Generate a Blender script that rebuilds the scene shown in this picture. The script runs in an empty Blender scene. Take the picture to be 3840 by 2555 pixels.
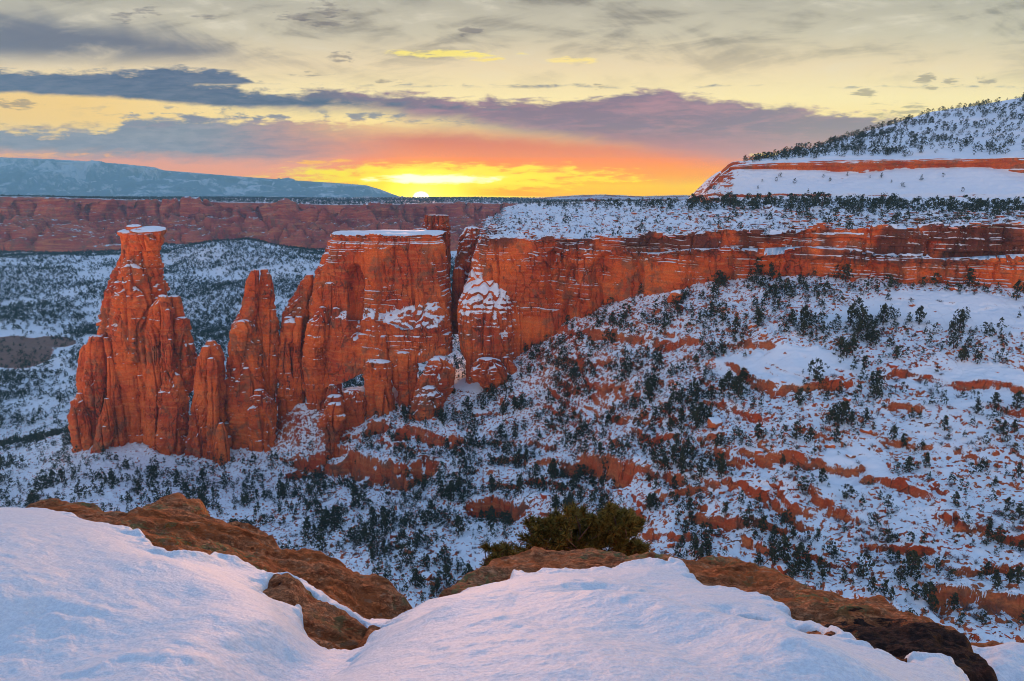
import bpy, math, random
import numpy as np

C = bpy.context
SC = C.scene
rng = np.random.default_rng(7)
random.seed(7)

# ---------------------------------------------------------------- camera
F = 683.0                       # focal length in units of 1/1024 picture width
TILT = math.atan(142.5 / 683.0)  # camera looks down this much
TT, CT, ST = math.tan(TILT), math.cos(TILT), math.sin(TILT)
cam_d = bpy.data.cameras.new('camera')
cam = bpy.data.objects.new('camera', cam_d)
SC.collection.objects.link(cam)
cam_d.sensor_width = 36.0
cam_d.lens = 36.0 * F / 1024.0
cam_d.clip_start = 0.05
cam_d.clip_end = 60000.0
cam.location = (0, 0, 0)
cam.rotation_euler = (math.pi / 2 - TILT, 0, 0)
SC.camera = cam


def W(px, py, d):
    """point of the place seen at (px, py) of a 1024 wide view, d metres ahead"""
    u = (px - 512.0) / F
    v = (340.5 - py) / F
    k = d / (CT + v * ST)
    return (u * k, d, (v * CT - ST) * k)


def project(P):
    x, y, z = P[..., 0], P[..., 1], P[..., 2]
    f = y * CT - z * ST
    up = y * ST + z * CT
    return 512 + F * x / f, 340.5 - F * up / f


def lin(c):
    return tuple(((v / 255.0) / 12.92 if v / 255.0 <= .04045 else ((v / 255.0 + .055) / 1.055) ** 2.4) for v in c) + (1.0,)


# ---------------------------------------------------------------- node helper
class NG:
    def __init__(s, tree):
        s.t = tree
        tree.nodes.clear()

    def n(s, typ, **kw):
        nd = s.t.nodes.new(typ)
        for k, v in kw.items():
            setattr(nd, k, v)
        return nd

    def put(s, sock, v):
        if v is None:
            return
        if isinstance(v, bpy.types.NodeSocket):
            s.t.links.new(v, sock)
        else:
            if hasattr(sock.default_value, '__len__') and not hasattr(v, '__len__'):
                v = [v] * len(sock.default_value)
            elif hasattr(v, '__len__') and len(v) == 3 and len(sock.default_value) == 4:
                v = tuple(v) + (1.0,)
            sock.default_value = v

    def m(s, op, a, b=None, c=None, clamp=False):
        nd = s.n('ShaderNodeMath', operation=op, use_clamp=clamp)
        s.put(nd.inputs[0], a)
        s.put(nd.inputs[1], b)
        s.put(nd.inputs[2], c)
        return nd.outputs[0]

    def add(s, a, b): return s.m('ADD', a, b)
    def sub(s, a, b): return s.m('SUBTRACT', a, b)
    def mul(s, a, b): return s.m('MULTIPLY', a, b)
    def mad(s, a, b, c): return s.m('MULTIPLY_ADD', a, b, c)
    def mx(s, a, b): return s.m('MAXIMUM', a, b)

    def ss(s, x, lo, hi, a=0.0, b=1.0, lin_=False):
        nd = s.n('ShaderNodeMapRange', interpolation_type='LINEAR' if lin_ else 'SMOOTHSTEP')
        nd.clamp = True
        for i, v in enumerate((x, lo, hi, a, b)):
            s.put(nd.inputs[i], v)
        return nd.outputs[0]

    def mix(s, f, a, b, blend='MIX'):
        nd = s.n('ShaderNodeMix', data_type='RGBA', blend_type=blend)
        s.put(nd.inputs[0], f)
        s.put(nd.inputs[6], a)
        s.put(nd.inputs[7], b)
        return nd.outputs[2]

    def noise(s, vec, scale, detail=4.0, rough=.55, dist=0.0, col=False, lac=2.0):
        nd = s.n('ShaderNodeTexNoise')
        s.put(nd.inputs['Vector'], vec)
        s.put(nd.inputs['Scale'], scale)
        s.put(nd.inputs['Detail'], detail)
        s.put(nd.inputs['Roughness'], rough)
        s.put(nd.inputs['Lacunarity'], lac)
        s.put(nd.inputs['Distortion'], dist)
        return nd.outputs['Color' if col else 0]

    def xyz(s, vec):
        nd = s.n('ShaderNodeSeparateXYZ')
        s.put(nd.inputs[0], vec)
        return nd.outputs

    def vec(s, x, y, z):
        nd = s.n('ShaderNodeCombineXYZ')
        for i, v in enumerate((x, y, z)):
            s.put(nd.inputs[i], v)
        return nd.outputs[0]

    def vscale(s, vec, sc):
        nd = s.n('ShaderNodeVectorMath', operation='MULTIPLY')
        s.put(nd.inputs[0], vec)
        s.put(nd.inputs[1], sc)
        return nd.outputs[0]

    def ramp(s, x, stops):
        nd = s.n('ShaderNodeValToRGB')
        e = nd.color_ramp.elements
        while len(e) > 1:
            e.remove(e[-1])
        e[0].position, e[0].color = stops[0]
        for p, c in stops[1:]:
            q = e.new(p)
            q.color = c if len(c) == 4 else tuple(c) + (1.0,)
        s.put(nd.inputs[0], x)
        return nd.outputs[0]

    def curve(s, x, pts):
        nd = s.n('ShaderNodeFloatCurve')
        m = nd.mapping
        m.use_clip = False
        cu = m.curves[0]
        pts = sorted(pts)
        cu.points[0].location = pts[0]
        cu.points[1].location = pts[-1]
        for p in pts[1:-1]:
            cu.points.new(*p)
        for p in cu.points:
            p.handle_type = 'AUTO_CLAMPED'
        m.update()
        nd.inputs[0].default_value = 1.0
        s.put(nd.inputs[1], x)
        return nd.outputs[0]

    def bump(s, h, strength, dist, normal=None):
        nd = s.n('ShaderNodeBump')
        s.put(nd.inputs['Strength'], strength)
        s.put(nd.inputs['Distance'], dist)
        s.put(nd.inputs['Height'], h)
        s.put(nd.inputs['Normal'], normal)
        return nd.outputs[0]


# ---------------------------------------------------------------- sky
HAZE_DENSITY = 1.0e-4
SUN_U = W(421, 197, 1.0)[0]
SUN_AZ = math.atan2(SUN_U, 1.0)
SUN_EL = math.radians(4.2)
world = bpy.data.worlds.new('World')
SC.world = world
world.use_nodes = True


def build_sky():
    g = NG(world.node_tree)
    tc = g.n('ShaderNodeTexCoord')
    dx, dy, dz = g.xyz(tc.outputs['Generated'])
    yy = g.mx(dy, 0.08)
    u = g.m('DIVIDE', dx, yy)       # slope sideways of the direction looked at
    v = g.m('DIVIDE', dz, yy)       # slope upwards

    def cv(px, py):
        a = W(px, py, 1.0)
        return a[0], a[2]
    us = g.mad(u, .5, .5)

    def line(pts):
        q = []
        for px, py in pts:
            a, b = cv(px, py)
            q.append((a * .5 + .5, b / .4))
        return g.mul(g.curve(us, q), .4)
    # noises: streaky and puffy
    slant = g.mad(u, -.10, v)
    nv = g.vec(g.mul(u, 3.0), g.mul(slant, 14.0), 0.0)
    n_str = g.noise(nv, 2.2, 5, .6, .6)
    n_puff = g.noise(g.vec(g.mul(u, 12.0), g.mul(v, 34.0), 3.0), 2.0, 6, .62, .3)
    n_fine = g.noise(g.vec(g.mul(u, 10.0), g.mul(v, 60.0), 7.0), 3.0, 5, .6, .4)
    n_big = g.noise(g.vec(g.mul(u, 2.0), g.mul(g.mad(u, .22, v), 8.0), 11.0), 1.6, 5, .6, .9)
    ns, np_, nf, nb = [g.sub(q, .5) for q in (n_str, n_puff, n_fine, n_big)]

    def vv(py): return cv(512, py)[1]
    # distance from the sun's place on the horizon
    su, sv = cv(421, 196)
    du = g.sub(u, su)
    dv = g.sub(v, sv)
    # high thin cloud, lit from below: the basic tone by height
    top = vv(0)
    base = g.ramp(g.m('DIVIDE', v, top), [
        (0.0, lin((255, 150, 60))), (.10, lin((255, 170, 80))), (.22, lin((255, 192, 108))),
        (.36, lin((255, 220, 142))), (.52, lin((253, 230, 172))), (.68, lin((236, 212, 172))),
        (.84, lin((204, 192, 168))), (1.0, lin((184, 176, 160)))])
    # left: yellow gap between the banks
    left = g.ss(u, -.30, -.62)
    gap = g.mul(left, g.mul(g.ss(v, vv(140), vv(118)), g.ss(v, vv(62), vv(100))))
    base = g.mix(g.mul(gap, .9), base, lin((252, 205, 118)))
    # grey veils in the high cloud
    hi = g.ss(v, vv(108), vv(20))
    veil = g.mul(hi, g.ss(g.mad(ns, .9, nb), -.04, .26))
    base = g.mix(g.mul(veil, .85), base, lin((132, 122, 116)))
    bright = g.mul(hi, g.ss(g.mad(ns, .9, nb), -.04, -.28))
    base = g.mix(g.mul(bright, .6), base, lin((232, 220, 198)))
    # lavender sheet at the upper left
    lav = g.mul(g.ss(g.sub(v, line([(-200, 72), (0, 68), (120, 70), (230, 70), (300, 66), (420, 50), (1200, 30)])), -.004, .03),
                g.ss(g.add(g.sub(line([(-200, 10), (0, 12), (100, 18), (200, 38), (265, 60), (330, 74), (500, 80), (1200, 80)]), v), g.mul(nb, .08)), -.015, .030))
    lav = g.mul(lav, g.ss(g.add(ns, g.mul(nb, .5)), -.34, .02))
    col = g.mix(g.mul(lav, .95), base, lin((104, 104, 124)))

    # glow round the low sun
    e1 = g.m('EXPONENT', g.mul(g.add(g.mul(g.mul(du, du), 26.0), g.mul(g.mul(dv, dv), 330.0)), -1.0))
    # warm band low on the horizon to the right of the sun
    warm_r = g.mul(g.ss(u, su - .25, su + .12), g.ss(g.add(v, g.mul(ns, .02)), vv(150), vv(176)))
    orange = g.ramp(g.m('DIVIDE', v, vv(120)), [
        (0.0, lin((255, 178, 30))), (.16, lin((255, 190, 25))), (.30, lin((255, 148, 40))),
        (.48, lin((252, 120, 66))), (.75, lin((214, 104, 92))), (1.0, lin((170, 110, 120)))])
    pinkl = g.ramp(g.m('DIVIDE', v, vv(120)), [
        (0.0, lin((250, 150, 84))), (.30, lin((240, 152, 124))), (.52, lin((230, 150, 136))), (1.0, lin((250, 205, 140)))])
    low = g.ss(g.add(g.sub(v, g.mul(g.m('EXPONENT', g.mul(g.mul(du, du), -22.0)), .018)), g.mul(np_, .016)), vv(132), vv(156))
    lowcol = g.mix(g.ss(u, su - .20, su + .02), pinkl, orange)
    col = g.mix(low, col, lowcol)

    def band(tp, bt, at, st_, ab, sb, edge=None):
        a = g.ss(g.add(g.sub(line(tp), v), g.mad(np_, at, g.mul(nf, at * .7))), -st_, st_)
        b = g.ss(g.add(g.sub(v, line(bt)), g.mad(ns, ab, g.mul(np_, ab * .5))), -sb, sb)
        return g.mul(a, b)
    # lower grey-blue bank, left
    b3 = band([(-220, 128), (0, 131), (60, 132), (105, 130), (122, 121), (140, 116), (175, 118), (250, 121), (320, 122), (400, 125), (470, 126), (540, 150), (640, 175), (1300, 178)],
              [(-220, 152), (0, 152), (100, 154), (180, 158), (250, 161), (310, 159), (370, 150), (430, 141), (520, 138), (640, 180), (1300, 182)],
              .042, .006, .034, .010)
    c3 = g.mix(g.ss(u, su - .32, su + .06), lin((112, 122, 150)), lin((206, 108, 106)))
    c3 = g.mix(g.ss(g.add(nf, g.mul(np_, .8)), -.22, .25), c3, g.mix(g.ss(u, su - .35, su), lin((136, 140, 162)), lin((226, 124, 100))))
    b3 = g.mul(b3, g.ss(u, su + .02, su - .22, .15, 1.0))
    col = g.mix(g.mul(b3, .95), col, c3)
    # long purple bank across the middle
    b2 = band([(-220, 130), (200, 120), (240, 104), (270, 94), (300, 91), (350, 92), (420, 96), (470, 100), (530, 101), (590, 100), (630, 94), (655, 91), (690, 95), (740, 103), (800, 110), (850, 115), (900, 119), (960, 126), (1020, 140), (1300, 170)],
              [(-220, 128), (200, 118), (240, 106), (300, 108), (350, 110), (420, 118), (480, 126), (560, 138), (650, 152), (720, 162), (800, 168), (900, 172), (1020, 176), (1300, 180)],
              .034, .006, .030, .016)
    c2 = g.mix(g.ss(u, -.40, -.05), lin((82, 94, 126)), lin((124, 98, 132)))
    c2 = g.mix(g.ss(g.add(ns, g.mul(nf, .6)), -.10, .30), c2, lin((170, 120, 142)))
    c2 = g.mix(g.mul(g.ss(g.add(v, g.mul(ns, .03)), vv(126), vv(160)), .9), c2, g.mix(g.m('EXPONENT', g.mul(g.mul(du, du), -9.0)), lin((186, 122, 138)), lin((240, 104, 84))))
    col = g.mix(g.mul(b2, .96), col, c2)
    # dark blue bank at the left
    b1 = band([(-220, 66), (0, 71), (60, 73), (130, 72), (190, 80), (240, 89), (300, 97), (380, 103), (440, 106), (520, 112), (1300, 150)],
              [(-220, 90), (0, 92), (60, 95), (130, 99), (190, 104), (250, 107), (310, 106), (380, 106), (440, 107), (520, 110), (1300, 148)],
              .030, .005, .016, .004)
    b1b = band([(-220, 84), (120, 80), (146, 69), (180, 68), (230, 73), (255, 80), (280, 86), (1300, 90)],
               [(-220, 82), (120, 78), (146, 75), (180, 83), (230, 84), (255, 82), (280, 84), (1300, 88)], .024, .004, .012, .003)
    c1 = g.mix(g.ss(g.add(nf, g.mul(ns, .5)), -.25, .28), lin((70, 86, 122)), lin((104, 112, 138)))
    col = g.mix(g.mx(b1, b1b), col, c1)
    # puffs breaking up the bright gap between the banks
    pf = g.mul(g.mul(g.ss(g.sub(v, line([(-220, 119), (0, 118), (130, 124), (400, 126), (480, 128), (1300, 128)])), 0.0, .01),
                     g.ss(g.sub(line([(-220, 96), (0, 98), (100, 101), (250, 106), (400, 110), (480, 118), (1300, 125)]), v), 0.0, .008)),
               g.ss(g.add(np_, g.mul(nf, .5)), .0, .14))
    pf = g.mul(pf, g.mul(g.ss(u, .05, -.1), g.ss(u, -.66, -.42)))
    col = g.mix(g.mul(pf, .85), col, lin((122, 126, 148)))
    # small dark scraps
    for px, py, rx, ry in ((330, 9, 17, 6), (335, 22, 24, 4), (295, 16, 14, 4), (340, 56, 15, 4), (207, 17, 10, 3), (150, 12, 12, 5), (120, 17, 9, 4),
                           (16, 104, 26, 4), (470, 31, 9, 4), (927, 82, 9, 7), (955, 82, 14, 4), (985, 81, 10, 3), (868, 93, 12, 3), (898, 110, 26, 6), (600, 87, 8, 3), (400, 81, 18, 2), (308, 74, 18, 2.5)):
        a, b = cv(px, py)
        q = g.add(g.m('POWER', g.mul(g.sub(u, a), F / rx), 2.0), g.m('POWER', g.mul(g.sub(v, b), F / ry), 2.0))
        k = g.ss(g.add(q, g.mul(g.add(np_, nf), 9.0)), 1.3, -.6)
        col = g.mix(g.mul(k, .6), col, lin((112, 100, 108)))
    # bright lit streaks
    for px, py, rx, ry, cc in ((450, 54, 52, 3.6, (255, 232, 120)), (487, 60, 16, 2.2, (255, 224, 120)), (573, 60, 20, 2.6, (255, 226, 140)), (770, 155, 18, 2.5, (255, 214, 120)),
                               (345, 162, 60, 2.4, (255, 180, 70)), (40, 155, 70, 2.6, (255, 176, 110))):
        a, b = cv(px, py)
        q = g.add(g.m('POWER', g.mul(g.sub(u, a), F / rx), 2.0), g.m('POWER', g.mul(g.sub(v, b), F / ry), 2.0))
        k = g.ss(g.add(q, g.mul(g.add(np_, g.mul(nf, 1.5)), 5.0)), 1.4, -.4)
        col = g.mix(g.mul(k, .9), col, lin(cc))
    # fiery zone round the sun, torn by cloud
    fire = g.ramp(e1, [(0.0, lin((230, 90, 60))), (.35, lin((255, 104, 40))), (.62, lin((255, 150, 10))), (.85, lin((255, 205, 10))), (1.0, lin((255, 240, 60)))])
    col = g.mix(g.ss(g.add(e1, g.mul(nf, .5)), .22, .95), col, fire)
    # yellow streak shelf
    q = g.add(g.m('POWER', g.mul(g.sub(u, su + .04), 4.6), 2.0), g.m('POWER', g.mul(g.sub(v, vv(177)), 62.0), 2.0))
    yl = g.ss(g.add(q, g.mad(nf, 4.0, g.mul(np_, 2.6))), 1.8, .0)
    col = g.mix(yl, col, lin((255, 232, 40)))
    q = g.add(g.m('POWER', g.mul(g.sub(u, su + .02), 12.0), 2.0), g.m('POWER', g.mul(g.sub(v, vv(179)), 150.0), 2.0))
    wh = g.ss(g.add(q, g.mad(nf, 3.6, g.mul(np_, 2.0))), 1.6, .0)
    col = g.mix(wh, col, (1.3, 1.2, .75, 1))
    q = g.add(g.m('POWER', g.mul(g.sub(u, su + .05), 7.0), 2.0), g.m('POWER', g.mul(g.sub(v, vv(198)), 330.0), 2.0))
    col = g.mix(g.ss(q, 1.6, .2), col, (1.6, 1.0, .12, 1))
    # the sun itself, half risen
    q = g.add(g.m('POWER', g.mul(g.sub(u, su), 95.0), 2.0), g.m('POWER', g.mul(g.sub(v, vv(197.5)), 130.0), 2.0))
    col = g.mix(1.0, col, g.mix(1.0, (3.4, 1.9, .22, 1), g.vec(*[g.m('EXPONENT', g.mul(g.m('SQRT', q), -.50))] * 3), 'MULTIPLY'), 'ADD')
    col = g.mix(g.ss(q, 1.5, .2), col, (7.0, 6.0, 3.4, 1))

    # rest of the sky; its unseen low back part brightened and warmed as fill
    sky = g.n('ShaderNodeTexSky', sky_type='NISHITA')
    sky.sun_disc = False
    sky.sun_elevation = SUN_EL
    sky.sun_rotation = SUN_AZ
    sky.altitude = 1500
    nish = g.mix(1.0, sky.outputs[0], (.10, .10, .10, 1), 'MULTIPLY')
    up = g.ramp(g.mx(dz, 0.0), [(0.0, SKY_BACK_LOW_FILL), (.35, SKY_BACK_MID), (1.0, SKY_ZENITH)])
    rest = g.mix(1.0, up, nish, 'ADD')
    front = g.mul(g.ss(dy, .25, .5), g.ss(v, .62, .30))
    # light from beyond the haze: as bright as it must be to look so through the air
    path = g.m('MINIMUM', g.m('DIVIDE', 900.0, g.mx(v, .001)), 16500.0)
    boost = g.m('EXPONENT', g.mul(path, HAZE_DENSITY * .9))
    lost = g.m('SUBTRACT', 1.0, g.m('EXPONENT', g.mul(path, -HAZE_DENSITY)))
    col = g.mix(1.0, col, g.mix(1.0, (.05, .14, .30, 1), g.vec(lost, lost, lost), 'MULTIPLY'), 'SUBTRACT')
    col = g.mix(1.0, col, g.vec(boost, boost, boost), 'MULTIPLY')
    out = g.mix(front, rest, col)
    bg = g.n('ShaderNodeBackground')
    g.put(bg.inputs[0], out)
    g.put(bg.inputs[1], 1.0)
    o = g.n('ShaderNodeOutputWorld')
    g.t.links.new(bg.outputs[0], o.inputs[0])


SKY_BACK_LOW_FILL = (1.75, 1.02, .74, 1)  # unseen sky low behind the camera, raised to light the cliff faces
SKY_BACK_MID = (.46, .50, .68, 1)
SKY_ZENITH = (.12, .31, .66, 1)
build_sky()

sun_d = bpy.data.lights.new('sun', 'SUN')
sun_d.energy = 5.0
sun_d.angle = math.radians(.6)
sun_d.color = (1.0, .46, .26)
sun = bpy.data.objects.new('sun', sun_d)
SC.collection.objects.link(sun)
sun.location = (0, 0, 60)
# a sun lamp shines along its -Z; light travels from the sun towards the camera
sun.rotation_euler = (math.pi / 2 - SUN_EL, 0, math.pi - SUN_AZ)

SC.view_settings.view_transform = 'Standard'
SC.view_settings.look = 'None'
SC.view_settings.exposure = 0.0
SC.view_settings.gamma = 1.0
cy = SC.cycles
cy.max_bounces = 5
cy.filter_width = 1.0
cy.diffuse_bounces = 2
cy.glossy_bounces = 1
cy.transmission_bounces = 1
cy.volume_bounces = 0
cy.transparent_max_bounces = 4
cy.sample_clamp_indirect = 4.0
cy.caustics_reflective = False
cy.caustics_refractive = False
# ---------------------------------------------------------------- mesh and noise helpers
_perm = np.random.default_rng(3).permutation(256).astype(np.int64)
_perm = np.concatenate([_perm, _perm, _perm])
_gr = np.random.default_rng(4).normal(size=(256, 3))
_gr /= np.linalg.norm(_gr, axis=1)[:, None]
_gr = _gr.astype(np.float32)


def noise3(P):
    P = np.asarray(P, dtype=np.float64)
    sh = P.shape[:-1]
    P = P.reshape(-1, 3)
    out = np.empty(len(P), dtype=np.float32)
    for a in range(0, len(P), 200000):
        Q = P[a:a + 200000]
        fl = np.floor(Q)
        fr = (Q - fl).astype(np.float32)
        ii = fl.astype(np.int64) & 255
        w = fr * fr * fr * (fr * (fr * 6 - 15) + 10)
        res = 0
        for i in (0, 1):
            hx = _perm[ii[:, 0] + i]
            wx = w[:, 0] if i else 1 - w[:, 0]
            for j in (0, 1):
                hy = _perm[hx + ii[:, 1] + j]
                wy = wx * (w[:, 1] if j else 1 - w[:, 1])
                for k in (0, 1):
                    h = _perm[hy + ii[:, 2] + k]
                    gq = _gr[h]
                    dt = gq[:, 0] * (fr[:, 0] - i) + gq[:, 1] * (fr[:, 1] - j) + gq[:, 2] * (fr[:, 2] - k)
                    res = res + wy * (w[:, 2] if k else 1 - w[:, 2]) * dt
        out[a:a + 200000] = res
    return out.reshape(sh) * 1.6


def fbm(P, octs=4, gain=.5, lac=2.03):
    P = np.asarray(P, dtype=np.float64)
    s, a, t = 0, 1.0, 0
    for o in range(octs):
        s = s + a * noise3(P + 17.3 * o)
        t += a
        a *= gain
        P = P * lac
    return s / t * 1.3


def sstep(x, a, b):
    t = np.clip((x - a) / (b - a), 0, 1)
    return t * t * (3 - 2 * t)


_lay = np.random.default_rng(11).uniform(-1, 1, 4096)


def strata(z, thick, sharp=.18, seed=0):
    """stepped profile: one random value per rock layer, with quick changes between layers"""
    q = z / thick
    i = np.floor(q).astype(int)
    f = q - i
    a = _lay[(i + 2000 + seed * 131) % 4096]
    b = _lay[(i + 2001 + seed * 131) % 4096]
    w = sstep(f, 1 - sharp, 1.0)
    return a * (1 - w) + b * w


def blocks(s, z, h, w, seed=0):
    """jointed rock: value per block and closeness to its joints"""
    zi = z / h
    L = np.floor(zi).astype(int)
    f = zi - L
    wl = w * (.55 + .45 * (_lay[(L * 7 + 911 + seed * 17) % 4096] + 1))
    q = s / wl + 9 * _lay[(L * 13 + 77 + seed) % 4096]
    B = np.floor(q).astype(int)
    g = q - B
    val = _lay[(L * 57 + B * 131 + seed * 29) % 4096]
    e = np.minimum(np.minimum(g, 1 - g) * wl, np.minimum(f, 1 - f) * h)
    return val, e


def mesh_obj(name, V, Fc, mat, parent=None, smooth=True):
    me = bpy.data.meshes.new(name)
    V = np.ascontiguousarray(V, dtype=np.float32)
    Fc = np.ascontiguousarray(Fc, dtype=np.int32)
    nf, k = Fc.shape
    me.vertices.add(len(V))
    me.vertices.foreach_set('co', V.ravel())
    me.loops.add(nf * k)
    me.loops.foreach_set('vertex_index', Fc.ravel())
    me.polygons.add(nf)
    me.polygons.foreach_set('loop_start', np.arange(0, nf * k, k, dtype=np.int32))
    me.polygons.foreach_set('loop_total', np.full(nf, k, dtype=np.int32))
    if smooth:
        me.polygons.foreach_set('use_smooth', np.ones(nf, dtype=bool))
    me.update(calc_edges=True)
    if mat:
        me.materials.append(mat)
    o = bpy.data.objects.new(name, me)
    SC.collection.objects.link(o)
    if parent:
        o.parent = parent
    return o


def grid_faces(nr, nc, wrap=False):
    r = np.arange(nr - 1)[:, None]
    c = np.arange(nc if wrap else nc - 1)[None, :]
    c2 = (c + 1) % nc
    a = r * nc + c
    b = r * nc + c2
    return np.stack([a, b, b + nc, a + nc], -1).reshape(-1, 4)


def empty(name, loc):
    o = bpy.data.objects.new(name, None)
    o.location = loc
    o.empty_display_size = .5
    SC.collection.objects.link(o)
    return o


def tag(o, label=None, cat=None, group=None, kind=None):
    if label:
        o['label'] = label
    if cat:
        o['category'] = cat
    if group:
        o['group'] = group
    if kind:
        o['kind'] = kind
    return o


def child(o, root):
    """hang a mesh built in world coordinates on its thing's empty"""
    o.parent = root
    o.matrix_parent_inverse.identity()
    me = o.data
    co = np.empty(len(me.vertices) * 3, dtype=np.float32)
    me.vertices.foreach_get('co', co)
    co = co.reshape(-1, 3) - np.array(root.location, dtype=np.float32)
    me.vertices.foreach_set('co', co.ravel())
    me.update()
    return o


def grid_normals(G):
    du = np.gradient(G, axis=1)
    dv = np.gradient(G, axis=0)
    n = np.cross(du, dv)
    n /= np.linalg.norm(n, axis=-1, keepdims=True) + 1e-9
    return n


def interp_pts(pts, s, ts):
    pts = np.asarray(pts, float)
    return np.stack([np.interp(ts, s, pts[:, k]) for k in range(pts.shape[1])], -1)


def sheet(stations, nu, nts, smooth_u=0):
    """loft: stations[k] is a list of (px, py, d) from foot to back; returns a (rows, cols, 3) grid"""
    A = np.array([[W(*p) if len(p) == 3 else p[1:] for p in st] for st in stations], float)   # K, R, 3
    K, R = A.shape[:2]
    d = np.linalg.norm(np.diff(A, axis=0), axis=-1).min(axis=1) + 1.0
    s = np.concatenate([[0], np.cumsum(d)])
    s /= s[-1]
    us = np.linspace(0, 1, nu)
    rows = []
    for r in range(R):
        q = interp_pts(A[:, r], s, us)
        for _ in range(smooth_u):
            q[1:-1] = q[1:-1] * .5 + .25 * (q[:-2] + q[2:])
        rows.append(q)
    G = []
    for r in range(R - 1):
        n = nts[r]
        for i in range(n):
            t = i / n
            G.append(rows[r] * (1 - t) + rows[r + 1] * t)
    G.append(rows[-1])
    return np.array(G)
# ---------------------------------------------------------------- materials
def new_mat(name):
    m = bpy.data.materials.new(name)
    m.use_nodes = True
    return m, NG(m.node_tree)


def finish(g, col, rough, normal=None, spec=.3):
    b = g.n('ShaderNodeBsdfPrincipled')
    g.put(b.inputs['Base Color'], col)
    g.put(b.inputs['Roughness'], rough)
    g.put(b.inputs['Specular IOR Level'], spec)
    g.put(b.inputs['Normal'], normal)
    o = g.n('ShaderNodeOutputMaterial')
    g.t.links.new(b.outputs[0], o.inputs[0])


SNOW = (.80, .82, .86, 1)


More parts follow.
